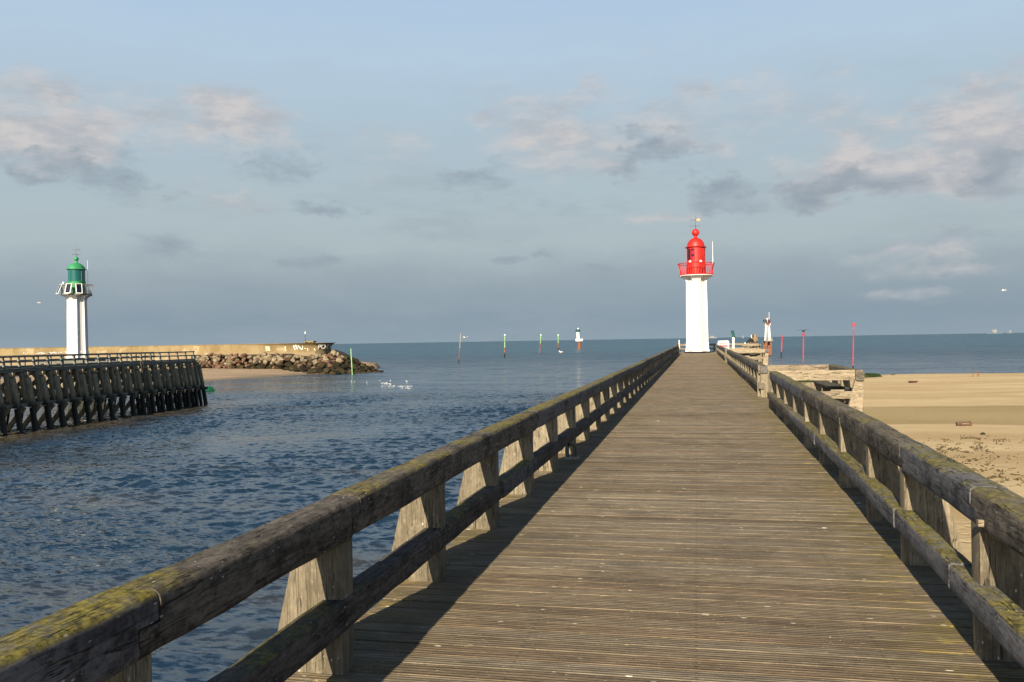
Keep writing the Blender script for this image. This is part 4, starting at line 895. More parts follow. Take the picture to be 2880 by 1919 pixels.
# boulders
def interp(x, tab):
    for (a, b), (c, d) in zip(tab[:-1], tab[1:]):
        if x <= c: return b + (d - b) * (x - a) / (c - a)
    return tab[-1][1]
crest = [(540, 995), (700, 996), (790, 995), (850, 996), (925, 998), (938, 986), (960, 992), (990, 1006), (1020, 1022), (1050, 1034), (1086, 1046)]
toe = [(540, 1026), (600, 1034), (700, 1040), (790, 1049), (857, 1053), (940, 1055), (1000, 1053), (1040, 1050), (1086, 1047.5)]
def rock_mesh(seed):
    bm = bmesh.new(); bmesh.ops.create_icosphere(bm, subdivisions=3, radius=1.0); rs = random.Random(seed)
    pl = [(Vector((rs.uniform(-1, 1), rs.uniform(-1, 1), rs.uniform(-1, 1))).normalized(), rs.uniform(0.5, 0.82)) for _ in range(11)]
    for v in bm.verts:
        p = v.co.copy()
        for nrm, dd in pl:
            e = p.dot(nrm) - dd
            if e > 0: p -= nrm * e
        p += p.normalized() * noise.noise(p * 2.2 + Vector((seed, 0, 0))) * 0.07; v.co = p
    me = bpy.data.meshes.new('boulder'); bm.to_mesh(me); bm.free(); me.polygons.foreach_set('use_smooth', [True] * len(me.polygons)); me.set_sharp_from_angle(angle=R(22)); return me
RM = {kx: [rock_mesh(s_ + 100 * j) for s_ in range(6)] for j, kx in enumerate(('rock_pale', 'rock_red', 'rock_weed'))}
for kx in RM:
    for me in RM[kx]: me.materials.append(M[kx])
RL = {'rock_pale': 'pale dry boulder high on the breakwater slope', 'rock_red': 'reddish brown boulder in the breakwater slope', 'rock_weed': 'dark weedy boulder at the waterline of the breakwater'}
rs = random.Random(11); cnt = 0; placed = []
def slope_pt(u, f):
    c, t_ = interp(u, crest), interp(u, toe); v = c + (t_ - c) * f
    dc = 221.5 if u < 935 else 224; zt = WZ if u > 760 else WZ + 1.5 * (1 - max(0, (u - 560) / 200)) ** 1
    hz = 960.2 - 0.0163 * (u - 1440); dt = (1.7 - zt) * F / (t_ - hz); dt = min(dt, dc - 2)
    return dep(u, v, dc + (dt - dc) * f), v
tries = 0
while cnt < 298 and tries < 20000:
    tries += 1
    u = rs.uniform(548, 1084); f = rs.uniform(0, 1) ** 0.9; p, v = slope_pt(u, f); rad = rs.uniform(0.42, 1.0) * (0.75 if u < 640 or u > 1050 else 1)
    if any(abs(u - a) < 6.2 * (rad + r_) * 0.62 and abs(v - b) < 4.2 * (rad + r_) * 0.62 for a, b, r_ in placed): continue
    placed.append((u, v, rad)); hgt = p.z + rs.uniform(-0.4, 0.4)
    if u > 965 and rs.random() < 0.93 or hgt < -3.6: kx = 'rock_weed'
    elif hgt < -2.7: kx = rs.choice(['rock_weed', 'rock_red'])
    else: kx = rs.choice(['rock_pale', 'rock_pale', 'rock_red'])
    if u < 650 and kx == 'rock_weed': kx = 'rock_red'
    o = bpy.data.objects.new('boulder', rs.choice(RM[kx])); COL.objects.link(o)
    o.location = p + Vector((0, 0, -0.1)); o.scale = (rad * rs.uniform(0.9, 1.4), rad * rs.uniform(0.9, 1.3), rad * rs.uniform(0.65, 0.95)); o.rotation_euler = (rs.uniform(-.4, .4), rs.uniform(-.4, .4), rs.uniform(0, 6.3))
    tag(o, RL[kx], 'boulder', {'rock_pale': 'pale boulders of the breakwater', 'rock_red': 'reddish boulders of the breakwater', 'rock_weed': 'weedy boulders of the breakwater'}[kx]); cnt += 1
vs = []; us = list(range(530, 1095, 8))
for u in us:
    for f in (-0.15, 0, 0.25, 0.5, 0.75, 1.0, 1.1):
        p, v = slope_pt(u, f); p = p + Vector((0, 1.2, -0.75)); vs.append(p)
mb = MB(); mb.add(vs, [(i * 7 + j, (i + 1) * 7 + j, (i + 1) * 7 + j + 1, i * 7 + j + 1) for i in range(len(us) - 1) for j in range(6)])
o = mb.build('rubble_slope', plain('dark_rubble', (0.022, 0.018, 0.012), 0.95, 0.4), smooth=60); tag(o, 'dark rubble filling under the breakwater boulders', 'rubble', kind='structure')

# ------------------------------------------------------------------ channel marks
def pole_mark(label, base, top, r, stops, group, topmark=None, name='channel_pole'):
    """a driven pole; stops = [(fraction of height, material)] from the foot up"""
    (bx, by), (tx, ty) = base, top; b = at(bx, by, WZ); d = (b - EYE).dot(fw); T = dep(tx, ty, d)
    t = thing(name, label, 'channel marker', tuple(b), group=group); v = T - b; f0 = -0.12
    for f1, mat in stops:
        mb = MB(); mb.tube(v * f0, v * f1, r, n=12); mb.build('pole_section', M[mat], t, smooth=40); f0 = f1
    if topmark:
        mb = MB()
        if topmark == 'can': mb.tube(v + Vector((0, 0, -0.1)), v + Vector((0, 0, 0.5)), 0.3, n=16)
        elif topmark == 'ball': mb.ell(v, (r * 1.15, r * 1.15, r * 1.6))
        mb.build('topmark', M['red_pale'] if topmark == 'can' else M['white_plain'], t, smooth=40)
    return t, T, d
GP = 'green topped channel poles'; RP = 'red channel poles'
pole_mark('dark leaning pole, leftmost of the poles out at sea', (1290, 1021), (1296, 938), 0.15, [(0.13, 'black'), (0.5, 'rust'), (1.0, 'grey_metal')], 'driven poles in the channel mouth', None)
pole_mark('pale green pole with rusty foot, second from the left out at sea', (1419.4, 1006), (1420, 943), 0.27, [(0.2, 'black'), (0.45, 'rust'), (0.75, 'green_pale'), (0.93, 'green_pale')], GP, 'ball')
pole_mark('leaning pale green pole, in the middle of the green topped row', (1517.6, 994.6), (1521.5, 942.8), 0.28, [(0.25, 'rust'), (0.55, 'rust'), (1.0, 'green_pale')], GP, 'ball')
pole_mark('pale green pole nearest to the small white sea tower', (1570, 987.5), (1570, 943), 0.32, [(0.22, 'black'), (0.5, 'rust'), (1.0, 'green_pale')], GP, 'ball')
pole_mark('thin bright green pole standing in the breakwater boulders', (991, 1054), (987, 981), 0.13, [(1.0, 'green_pale')], GP, None)
pole_mark('shortest red pole, just right of the piled red beacon', (2197, 1006), (2200, 948), 0.17, [(0.28, 'black'), (0.95, 'red_pale'), (1.0, 'red_pale')], RP, 'can')
_, tb, db = pole_mark('red pole with the black bird perched on top', (2259, 1028), (2260, 943), 0.125, [(0.26, 'rust'), (1.0, 'red_pale')], RP, 'can')
pole_mark('tallest red pole, behind the corner of the nearest lookout bay', (2399, 1037), (2401, 916), 0.11, [(0.07, 'black'), (1.0, 'red_pale')], RP, 'can')
# small white sea tower on a rusty pile
b = at(1629.5, 983, WZ); d = (b - EYE).dot(fw); px_ = d / F
st = thing('sea_beacon', 'small white beacon tower on a rusty pile at the channel mouth', 'beacon', tuple(b))
mb = MB(); mb.tube((0, 0, -2), (0, 0, 23 * px_), 1.2, n=16); mb.build('pile', M['rust'], st, smooth=40)
mb = MB(); mb.lathe([(2.3, 22.5 * px_), (2.6, 23 * px_), (2.6, 24.5 * px_), (1.0, 24.6 * px_)], n=20); mb.build('platform', M['white_plain'], st)
mb = MB()
for q in range(12): a = R(q * 30); mb.tube((2.5 * math.cos(a), 2.5 * math.sin(a), 24 * px_), (2.5 * math.cos(a), 2.5 * math.sin(a), 30 * px_), 0.12, n=6)
mb.build('railing', M['white_plain'], st)
mb = MB(); mb.tube((-0.6, 0, 24.4 * px_), (-0.9, 0, 48.5 * px_), 1.22, 1.1, 20); mb.build('tower', M['white_plain'], st, smooth=40)
mb = MB(); mb.lathe([(0.6, 49 * px_), (1.6, 50 * px_), (1.7, 52 * px_), (1.6, 56 * px_), (0.5, 57 * px_)], c=(-0.9, 0, 0), n=20); mb.build('lantern_housing', M['dark_green'], st, smooth=40)
mb = MB(); mb.tube((-0.7, 0, 57 * px_), (-0.5, 0, 60 * px_), 0.7, 0.5, 12); mb.build('light', M['white_plain'], st)
# piled red beacon on the right
b = at(2160, 999, WZ); d = (b - EYE).dot(fw); u_ = d / F
rb_ = thing('piled_beacon', 'white lattice beacon with solar panels on rusty piles', 'beacon', tuple(b), TH)
pile_r = 0.5
for x in (-6.8 * u_, 6.8 * u_):
    for y in (-0.8, 1.6): mb = MB(); mb.tube((x, y, -2), (x, y, 38.5 * u_), 2.9 * u_, n=14); mb.build('pile', M['rust'], rb_, smooth=40)
mb = MB(); mb.box(-10.5 * u_, 10.5 * u_, -1.6, 2.4, 38.6 * u_, 40.6 * u_); mb.build('platform', M['grey_metal'], rb_)
mb = MB()
for q in range(7):
    x = (-10 + q * 20 / 6) * u_; mb.tube((x, -1.5, 40.6 * u_), (x, -1.5, 48 * u_), 0.07, n=6)
mb.tube((-10 * u_, -1.5, 48 * u_), (10 * u_, -1.5, 48 * u_), 0.07, n=6); mb.tube((-10 * u_, -1.5, 44 * u_), (10 * u_, -1.5, 44 * u_), 0.05, n=6); mb.build('railing', M['grey_metal'], rb_)
zs = [40.6, 62, 80, 84, 90]; ws = [7.0, 5.6, 4.6, 5.2, 7.0]
for sx_, sy_ in ((-1, -1), (1, -1), (1, 1), (-1, 1), (0, -1)):
    mb = MB(); mb.path([Vector((sx_ * w * u_, sy_ * w * u_ * 0.8, z * u_)) for z, w in zip(zs, ws)], [0.85 * u_] * 5, 8); mb.build('leg', M['white_plain'], rb_, smooth=40)
mb = MB(); mb.lathe([(3.0 * u_, 81 * u_), (7.2 * u_, 89.5 * u_), (8.8 * u_, 90.5 * u_), (8.8 * u_, 92 * u_), (2 * u_, 92.2 * u_)], n=20); mb.build('gallery_floor', M['rust'], rb_)
mb = MB(); mb.tube((5 * u_, 0.6, 92.2 * u_), (5 * u_, 0.6, 100 * u_), 3.6 * u_, n=16); mb.build('red_drum', M['red_pale'], rb_)
for q in range(5):
    x = (-14 + q * 4.3) * u_; mb = MB(); mb.prism([(x - 1.8 * u_, 92.5 * u_), (x + 1.2 * u_, 92.5 * u_), (x + 2.1 * u_, 100.5 * u_), (x - 0.9 * u_, 100.5 * u_)], lambda p, t: (p[0], -1.5 + 0.08 * t + (p[1] - 92.5 * u_) * 0.3, p[1])); f_ = mb.build('solar_panel', M['grey_metal'], rb_)
    mb = MB(); mb.prism([(x - 1.7 * u_, 92.8 * u_), (x + 1.1 * u_, 92.8 * u_), (x + 2.0 * u_, 100.2 * u_), (x - 0.8 * u_, 100.2 * u_)], lambda p, t: (p[0], -1.52 + 0.015 * t + (p[1] - 92.5 * u_) * 0.3, p[1])); mb.build('cells', M['panel'], f_)
mb = MB(); mb.lathe([(2.6 * u_, 92.2 * u_), (2.6 * u_, 101 * u_), (3.0 * u_, 104 * u_)], c=(-0.5 * u_, 0, 0), n=16); mb.build('housing', M['white_plain'], rb_)
mb = MB(); mb.tube((-0.5 * u_, 0, 104 * u_), (-0.5 * u_, 0, 109.5 * u_), 1.8 * u_, n=12); mb.ell((-0.5 * u_, 0, 109.6 * u_), (1.5 * u_, 1.5 * u_, 1.2 * u_)); mb.build('light', M['rust'], rb_)
mb = MB(); mb.tube((6 * u_, 0.5, 100 * u_), (6 * u_, 0.5, 121 * u_), 0.45 * u_, n=8); mb.build('antenna', M['white_plain'], rb_)
# green buoy
b = at(590, 1100, WZ); bu = thing('buoy', 'round bright green buoy floating off the end of the opposite jetty', 'buoy', tuple(b))
mb = MB(); mb.lathe([(0.2, -0.4), (0.7, -0.25), (0.78, 0.05), (0.7, 0.3), (0.42, 0.55), (0.2, 0.68), (0.12, 0.72)], n=28); mb.build('float', plain('bright_green_plastic', (0.06, 0.5, 0.14), 0.4, 0.08), bu, smooth=50)
mb = MB(); mb.tube((0, 0, 0.7), (0, 0, 1.0), 0.03, n=6); mb.ell((0, 0, 1.03), (0.07, 0.07, 0.05)); mb.build('eye', M['grey_metal'], bu)

# ------------------------------------------------------------------ danger sign, viewer
x_, y_ = colx(2034.5, 84); sg = thing('danger_sign', 'red and white warning sign behind the far beach side railing', 'sign', (x_, y_, zd(y_)), TH * 0.3)
sz = 84 / F
mb = MB(); w_, t0, b0_ = 15.3 * sz, 0, 0; zt_ = 1.7 - zd(y_) - 8.8 * sz; zb_ = zt_ - 27 * sz
poly = []
for cx, cz, q0 in ((w_ - 0.12, zt_ - 0.12, 0), (-w_ + 0.12, zt_ - 0.12, 90), (-w_ + 0.12, zb_ + 0.12, 180), (w_ - 0.12, zb_ + 0.12, 270)):
    for q in (0, 30, 60, 90): poly.append((cx + 0.12 * math.cos(R(q0 + q)), cz + 0.12 * math.sin(R(q0 + q))))
mb.prism(poly, lambda p, t: (p[0], 0.03 * t, p[1])); pn = mb.build('panel', M['white_plain'], sg)
mb = MB(); mb.box(-w_ + 0.09, w_ - 0.09, -0.008, -0.001, zb_ + 0.08, zt_ - 0.07); mb.build('red_face', M['sign_red'], pn)
for s_, z_, tx in ((0.235, 0.19, 'DANGER'), (0.195, 0.39, 'DE NOYADE'), (0.07, 0.52, 'BAIGNADE INTERDITE'), (0.19, 0.66, 'SAUTER DE'), (0.19, 0.84, 'LA JETEE')):
    if tx.startswith('BAIG'): continue
    text(tx, s_, M['white_plain'], pn, Vector((0, -0.016, zt_ - z_)), 0.004, bold=0.008, xs=0.95)
for x in (-0.3, 0.3): mb = MB(); mb.tube((x, 0.06, -0.3), (x, 0.06, zt_ - 0.1), 0.03, n=8); mb.build('post', M['grey_metal'], sg)
x_, y_ = colx(2062.5, 85.5); vw = thing('coin_viewer', 'green tilted viewing binoculars on a white pedestal', 'viewer', (x_, y_, zd(y_)))
mb = MB(); mb.tube((0, 0, 0), (0, 0, 1.25), 0.105, n=16); mb.tube((0, 0, 1.25), (0, 0, 1.62), 0.125, 0.115, n=16); mb.build('pedestal', M['white_plain'], vw, smooth=40)
mb = MB(); mb.box(-0.13, 0.13, -0.12, 0.1, 1.6, 1.78); mb.tube((0.06, 0, 1.68), (0.2, -0.05, 1.62), 0.05, n=8); mb.build('cradle', M['dark_green'], vw, bevel=0.01)
for x in (-0.085, 0.075): mb = MB(); mb.tube((x + 0.03, -0.16, 1.62), (x - 0.07, 0.2, 2.22), 0.06, 0.072, 14); mb.build('binocular_tube', M['dark_green'], vw, smooth=40)

# ------------------------------------------------------------------ people and birds
def skinned(name, pts, edges, rad, mat, parent, root=0, sub=2):
    me = bpy.data.meshes.new(name); me.from_pydata(pts, edges, []); me.materials.append(mat)
    o = bpy.data.objects.new(name, me); COL.objects.link(o); o.parent = parent
    m = o.modifiers.new('skin', 'SKIN'); m.use_smooth_shade = True
    sv = me.skin_vertices[0].data
    for i, r in enumerate(rad): sv[i].radius = r if hasattr(r, '__len__') else (r, r)
    sv[root].use_root = True
    s_ = o.modifiers.new('sub', 'SUBSURF'); s_.levels = sub; s_.render_levels = sub
    return o
def person(label, loc, lean, coat, hood, rz=0.0):
    """seated, back to the camera, feet forward (+Y)"""
    t = thing('person', label, 'person', loc, rz); L = lean
    P = [(0, 0, 0.10), (0.02 * L, 0.0, 0.28), (0.10 * L, 0.02, 0.46), (0.16 * L, 0.03, 0.56), (0.22 * L, 0.05, 0.66), (0.25 * L, 0.06, 0.78),      # pelvis, waist, chest, neck, head
         (0.10, 0.06, 0.08), (0.13, 0.48, 0.10), (0.13, 0.50, -0.32), (0.13, 0.62, -0.40),                    # right leg
         (-0.10, 0.06, 0.08), (-0.13, 0.48, 0.10), (-0.13, 0.50, -0.32), (-0.13, 0.62, -0.40),                 # left leg
         (0.19 + 0.13 * L, 0.02, 0.49), (0.25 + 0.06 * L, 0.08, 0.26), (0.12, 0.32, 0.20),                     # right arm
         (-0.19 + 0.13 * L, 0.02, 0.49), (-0.25 + 0.06 * L, 0.08, 0.26), (-0.12, 0.32, 0.20)]
    E = [(0, 1), (1, 2), (2, 3), (3, 4), (4, 5), (0, 6), (6, 7), (7, 8), (8, 9), (0, 10), (10, 11), (11, 12), (12, 13), (2, 14), (14, 15), (15, 16), (2, 17), (17, 18), (18, 19)]
    Rr = [(0.16, 0.13), (0.15, 0.115), (0.17, 0.12), (0.055, 0.055), (0.075, 0.09), (0.08, 0.09), 0.09, 0.065, 0.045, 0.04, 0.09, 0.065, 0.045, 0.04, 0.06, 0.045, 0.035, 0.06, 0.045, 0.035]
    skinned('body', P, E, Rr, M['skin'], t)
    # coat and trousers as their own garments
    ci = [0, 1, 2, 14, 15, 16, 17, 18, 19]; mp = {a: i for i, a in enumerate(ci)}
    skinned('coat', [P[i] for i in ci], [(mp[a], mp[b]) for a, b in E if a in mp and b in mp], [tuple(1.0 * (x + 0.045) for x in (Rr[i] if hasattr(Rr[i], '__len__') else (Rr[i], Rr[i]))) for i in ci], coat, t)
    ci = [0, 6, 7, 8, 10, 11, 12]; mp = {a: i for i, a in enumerate(ci)}
    skinned('trousers', [P[i] for i in ci], [(mp[a], mp[b]) for a, b in E if a in mp and b in mp], [0.17, 0.11, 0.085, 0.065, 0.11, 0.085, 0.065], M['blue'], t)
    for s_ in (1, -1): mb = MB(); mb.ell((0.13 * s_, 0.57, -0.42), (0.055, 0.14, 0.05)); mb.build('shoe', M['black'], t, smooth=60)
    hx, hy, hz = P[4][0] + 0.01 * L, 0.05, 0.73
    mb = MB(); mb.ell((hx, hy + 0.10, hz - 0.01), (0.018, 0.03, 0.02)); mb.build('nose', M['skin'], t, smooth=60)
    if hood:
        mb = MB(); mb.ell((hx, hy - 0.01, hz + 0.02), (0.155, 0.15, 0.20), u=20, v=14); mb.ell(((hx + P[3][0]) / 2, 0.0, 0.56), (0.19, 0.15, 0.17), u=20, v=12); mb.build('hood', coat, t, smooth=60)
    return t, (hx, hy, hz)
zb = zd(90) + 0.93
def px_at(px, d): return colx(px, d)
x_, y_ = px_at(2121, 90.2 * math.cos(TH) + 0.2)
person('person in a hooded brown coat seated on the high bench, back turned', (x_, 89.95, zb), -0.1, M['brown'], True)
x_, y_ = px_at(2113.5, 88.8)
t, (hx, hy, hz) = person('person in black leaning to the one in brown, white cap and dark hair', (x_ - 0.12, 89.95, zb - 0.02), 0.5, M['black'], False)
mb = MB(); mb.ell((hx + 0.03, hy - 0.02, hz - 0.0), (0.13, 0.13, 0.18), u=20, v=12); mb.build('hair', M['hair'], t, smooth=60)
mb = MB(); mb.ell((hx - 0.09, hy + 0.02, hz - 0.01), (0.085, 0.12, 0.17), u=18, v=12); mb.build('cap', M['white_plain'], t, smooth=60)
mb = MB(); mb.path([(-0.15, -0.03, 0.42), (-0.36, -0.02, 0.22), (-0.55, 0.0, 0.06)], [0.11, 0.085, 0.05], 12); mb.build('sleeve', M['black'], t, smooth=60)
mb = MB(); mb.ell((-0.62, 0.0, 0.06), (0.08, 0.06, 0.07), u=14, v=9); mb.build('bag', M['white_plain'], t, smooth=60)

def gull_mesh():
    t = thing('gull', 'x', 'gull'); mb = MB()
    rings = []; prof = [(-0.30, 0.02, 0.16), (-0.2, 0.045, 0.16), (-0.08, 0.085, 0.155), (0.05, 0.10, 0.16), (0.14, 0.08, 0.19), (0.19, 0.05, 0.25), (0.22, 0.052, 0.30), (0.26, 0.045, 0.325), (0.30, 0.012, 0.315)]
    for x, r, z in prof: rings.append([(x, r * 0.85 * math.cos(2 * math.pi * q / 12), z + r * math.sin(2 * math.pi * q / 12)) for q in range(12)])
    mb.ring(rings); mb.build('body', M['gull'], t, smooth=60)
    for s_ in (-1, 1):
        mb = MB(); mb.ell((-0.08, s_ * 0.075, 0.175), (0.22, 0.022, 0.065), u=14, v=8); mb.build('wing', M['gull_grey'], t, smooth=60)
        mb = MB(); mb.tube((0.02, s_ * 0.03, 0.0), (0.02, s_ * 0.03, 0.1), 0.009, n=6); mb.build('leg', M['beak'], t)
    mb = MB(); mb.tube((0.29, 0, 0.316), (0.345, 0, 0.305), 0.013, 0.004, 6); mb.build('beak', M['beak'], t)
    return t
g0 = gull_mesh(); first = True
def rail_hit(px):        # back rail of the jetty at a pixel column
    x, y = colx(px, 1.0); d = Vector((x, y, 0)); c0 = A - nn * WJ
    den = d.x * ad.y - d.y * ad.x; t_ = (c0.x * ad.y - c0.y * ad.x) / den; return d * t_
spots = [(67, 'leftmost gull on the rail of the opposite jetty', 2.2), (108, 'second gull from the left on the jetty rail', 0.6), (121, 'third gull from the left on the jetty rail', 3.3), (137, 'fourth gull from the left on the jetty rail', 1.4),
         (146, 'gull in the middle of a close trio on the jetty rail', 0.2), (155.7, 'gull on the right of a close trio on the jetty rail', 2.7), (169.5, 'lone gull on the jetty rail between the trio and the green lighthouse', 0.9), (188, 'gull on the jetty rail right beside the green lighthouse', 3.0)]
for px, lb, rz in spots:
    p = rail_hit(px); loc = (p.x, p.y, 0.995 + ZJ); o = g0 if first else clone(g0)
    first = False; o.location = loc; o.rotation_euler = (0, 0, rz); o.scale = (0.72,) * 3; o['label'] = lb; o['group'] = 'gulls on the jetty rail'
fl = [(988.5, 1073.5, 'floating gull, leftmost on the water in front of the boulders'), (996.5, 1075, 'floating gull next to the leftmost one on the water'), (1032, 1076.5, 'lone floating gull between the pair and the big flock'),
      (1068, 1072, 'floating gull at the upper left of the flock'), (1077.5, 1078.5, 'floating gull, first of three in a row in the flock'), (1082.5, 1079.5, 'floating gull, middle of three in a row in the flock'), (1088.5, 1078.5, 'floating gull, last of three in a row in the flock'),
      (1098, 1072, 'floating gull at the upper right of the flock'), (1097.5, 1081.5, 'floating gull lowest in the flock beside the foam line'), (1144, 1073.5, 'floating gull, right of the flock and alone'), (1380 + 10, 1018, 'distant floating gull'), ]
fl = fl[:-1] + [(1577.5, 993.5, 'tiny gull on the sea below the small white sea tower')]
for px, py, lb in fl:
    p = at(px, py, WZ); o = clone(g0); o.location = (p.x, p.y, WZ - 0.08); o.rotation_euler = (0, 0, random.uniform(0, 6)); o.scale = (0.7,) * 3 if py > 1000 else (4.2,) * 3
    o['label'] = lb; o['group'] = 'gulls floating on the water'
def flyer(label, p, rz, mat, sc=1.0, name='gull', cat='gull'):
    t = thing(name, label, cat, tuple(p), rz); mb = MB()
    rings = []
    for x, r in ((-0.28, 0.01), (-0.2, 0.035), (-0.05, 0.065), (0.1, 0.06), (0.18, 0.04), (0.25, 0.035), (0.3, 0.008)): rings.append([(x * sc, r * sc * math.cos(2 * math.pi * q / 10), r * sc * math.sin(2 * math.pi * q / 10)) for q in range(10)])
    mb.ring(rings); mb.build('body', mat, t, smooth=60)
    for s_ in (-1, 1):
        mb = MB(); rings = []
        for y, z, c, dx in ((0.04, 0.02, 0.16, 0.0), (0.25, 0.13, 0.15, 0.02), (0.45, 0.12, 0.10, -0.02), (0.66, 0.05, 0.02, -0.14)):
            rings.append([((dx + c / 2) * sc, s_ * y * sc, z * sc), (dx * sc, s_ * y * sc, (z + 0.014) * sc), ((dx - c / 2) * sc, s_ * y * sc, z * sc), (dx * sc, s_ * y * sc, (z - 0.008) * sc)])
        mb.ring(rings); mb.build('wing', mat, t, smooth=60)
    return t
flyer('white gull flying at the left, over the opposite jetty', dep(110, 852, 170), 0.3, M['gull'])
flyer('white gull flying beside the leftmost sea pole', dep(1307.5, 949.5, 110), 1.0, M['gull'])
flyer('white gull flying low at the far right', dep(2823.5, 817, 110), 0.2, M['gull'])
t = flyer('black cormorant spreading its wings on a red channel pole', tb + Vector((0, 0, 0.95)), TH - math.pi / 2 + 0.2, M['black'], 2.4, 'cormorant', 'cormorant')
mb = MB(); mb.path([(0.5, 0, 0), (0.62, 0, 0.3), (0.8, 0, 0.42)], [0.1, 0.06, 0.03], 8); mb.build('neck', M['black'], t, smooth=60)
mb = MB(); mb.tube((0, 0.08, -0.42), (0, 0.06, -0.1), 0.03, n=6); mb.tube((0, -0.08, -0.42), (0, -0.06, -0.1), 0.03, n=6); mb.build('legs', M['black'], t)
# foam line by the flock
mb = MB(); rsf = random.Random(3)
for q in range(48):
    u = rsf.uniform(1072, 1158); v = 1086 + rsf.gauss(0, 0.2) if rsf.random() < 0.6 else 1076 + (u - 1068) * 0.2 + rsf.gauss(0, 1.0)
    if v < 1085 and u > 1122: continue
    p = at(u, v, WZ + 0.05); mb.ell((p.x, p.y, WZ + 0.03), (rsf.uniform(0.05, 0.2), rsf.uniform(0.02, 0.04), 0.015), u=7, v=4)
o = mb.build('foam', M['gull'], smooth=60); tag(o, 'white foam streaks around the floating gulls', 'foam', kind='stuff')

# ------------------------------------------------------------------ beach objects
g = ground(2711, 1198, h_right)
dl = thing('driftwood_log', 'rusty brown half buried log on the beach, the nearer one', 'driftwood', tuple(g), TH - 0.12)
mb = MB(); mb.beam((-0.47, 0, 0.10), (0.47, 0, 0.15), 0.26, 0.26, 0.08, 0.1, 0.05); mb.build('log', plain('brown_driftwood', (0.085, 0.045, 0.028), 0.9, 0.5, 4.0), dl, smooth=50)
mb = MB(); mb.beam((-0.18, -0.145, 0.15), (0.28, -0.145, 0.18), 0.03, 0.07, 0.01, 0.08, 0.02); mb.build('bare_wood_patch', M['board'], dl)
g = ground(2568, 1077, h_right); d2 = thing('driftwood_log', 'small dark red log far out on the beach', 'driftwood', tuple(g), TH + 0.05)
mb = MB(); mb.beam((-0.6, 0, 0.12), (0.55, 0, 0.12), 0.3, 0.24, 0.07, 0.1, 0.08); mb.build('log', plain('dark_red_wood', (0.05, 0.015, 0.01), 0.9, 0.4), d2, smooth=50)
mb = MB(); mb.tube((0.5, 0, 0.05), (0.62, 0, 0.34), 0.05, n=6); mb.build('stump', M['rust'], d2)
g = ground(2763, 1223, h_right); o = bpy.data.objects.new('seaweed_clump', RM['rock_weed'][0]); COL.objects.link(o); o.location = g + Vector((0, 0, 0.03)); o.scale = (0.17, 0.13, 0.12); tag(o, 'small dark seaweed clump lying on the sand by the log', 'seaweed')
g = ground(2818, 1358, h_right); o = bpy.data.objects.new('stone', RM['rock_pale'][1]); COL.objects.link(o); o.location = g; o.scale = (0.12, 0.09, 0.07); tag(o, 'pale stone on the sand at the right edge', 'stone')
for px, py, s_, lb in ((2440, 1062, 2.6, 'green weedy rock at the water edge nearest the bay corner'), (2458, 1061, 2.3, 'green weedy rock, right of the larger one at the water edge'), (2425, 1063, 2.0, 'green weedy rock half hidden by the bay corner post'), (2513, 1055.5, 0.6, 'little dark rock alone at the water edge'), (2268, 1077, 2.2, 'green weedy rock glimpsed under the bay railing')):
    p = at(px, py, WZ + 0.1); me = RM['rock_weed'][2].copy(); me.materials.clear(); me.materials.append(M['weed'])
    o = bpy.data.objects.new('weedy_rock', me); COL.objects.link(o); o.location = (p.x, p.y, WZ + 0.05); o.scale = (s_, s_ * 0.7, s_ * 0.32); tag(o, lb, 'rock', 'weedy rocks at the water edge')
for px, py, hh, lb in ((2752, 1059, 0.9, 'forked twig standing in the wet sand'), (2736, 1060, 1.4, 'thin stick standing in the wet sand left of the forked twig')):
    g = ground(px, py, h_right); t = thing('twig', lb, 'twig', tuple(g)); mb = MB(); mb.tube((0, 0, -0.1), (0.1, 0, hh), 0.06, 0.03, 6)
    if hh < 1: mb.tube((0, 0, 0.1), (-0.4, 0, hh * 0.9), 0.07, 0.03, 6)
    mb.build('stem', M['rust'], t)
mb = MB(); rsw = random.Random(21)
cl = [(2700, 1235, 50, 7), (2790, 1240, 60, 8), (2650, 1262, 60, 8), (2740, 1290, 55, 8), (2700, 1310, 60, 8), (2640, 1272, 45, 5), (2770, 1330, 60, 8), (2820, 1350, 50, 8), (2600, 1265, 40, 5), (2700, 1340, 60, 8), (2760, 1262, 50, 5)]
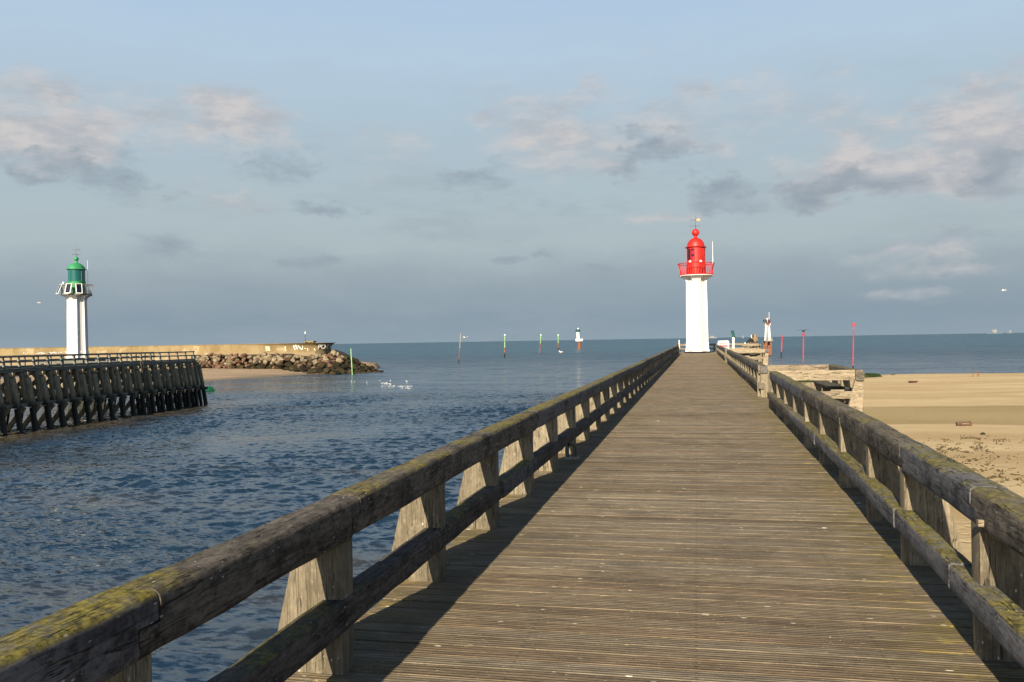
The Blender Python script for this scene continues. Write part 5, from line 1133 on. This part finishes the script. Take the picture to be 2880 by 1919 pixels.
for q in range(2600):
    a, b, sx_, sy_ = rsw.choice(cl); u, v = a + rsw.gauss(0, sx_), b + rsw.gauss(0, sy_)
    if noise.noise(Vector((u * 0.03, v * 0.11, 2))) < rsw.uniform(-0.1, 0.25): continue
    if v < 1225 or u > 2960: continue
    g = ground(u, v, h_right, -4.1) if q % 1 == 0 else None
    L_ = rsw.uniform(0.03, 0.10); an = rsw.gauss(0.2, 0.5); dx, dy = math.cos(an) * L_, math.sin(an) * L_; w_ = rsw.uniform(0.012, 0.035)
    mb.add([(g.x - dx, g.y - dy, g.z + 0.004), (g.x + dy * .2, g.y - w_, g.z + 0.02), (g.x + dx, g.y + dy, g.z + 0.006), (g.x, g.y + w_, g.z + 0.045)], [(0, 1, 2, 3), (0, 1, 3), (1, 2, 3)])
o = mb.build('seaweed_litter', plain('dry_seaweed', (0.085, 0.06, 0.02), 0.9, 0.4), fix=False); tag(o, 'scattered dry brown seaweed on the beach', 'seaweed', kind='stuff')

# ------------------------------------------------------------------ ships on the horizon
def ship(label, px, dist, L, hh, mat_h, house, name='ship'):
    x, y = colx(px, dist); t = thing(name, label, name, (x, y, WZ), TH)
    mb = MB(); mb.prism([(-L / 2, hh), (-L / 2 + 4, 0), (L / 2 - 6, 0), (L / 2, hh)], lambda p, q: (p[0], -9 + 18 * q, p[1])); mb.build('hull', mat_h, t)
    for (a, b, z0, z1) in house: mb = MB(); mb.box(a, b, -7, 7, hh + z0, hh + z1); mb.build('superstructure', M['ship'], t)
    return t
ship('pale ship with a white deckhouse on the horizon at the far right', 2796, 12000, 230, 10, M['ship_grey'], [(-12, 26, 0, 18), (-35, 38, 18, 40), (0, 20, 40, 52)])
ship('dim grey ship on the horizon, rightmost', 2838, 14000, 100, 16, M['ship_grey'], [(0, 30, 0, 30)])
ship('faint pale ship on the horizon just right of the red lighthouse', 2003, 14000, 150, 14, M['ship'], [(-30, 30, 0, 22)])
x_, y_ = colx(2089.5, 7000); sb = thing('sailing_boat', 'tiny pale sailing boat on the horizon between the viewer and the couple', 'sailing boat', (x_, y_, WZ), TH)
mb = MB(); mb.prism([(-7, 2), (-5, 0), (6, 0), (9, 2)], lambda p, q: (p[0], -1.5 + 3 * q, p[1])); mb.build('hull', M['ship'], sb)
mb = MB(); mb.prism([(-6, 3), (7, 3), (1, 26)], lambda p, q: (p[0], -0.2 + 0.4 * q, p[1])); mb.build('sail', M['ship'], sb)
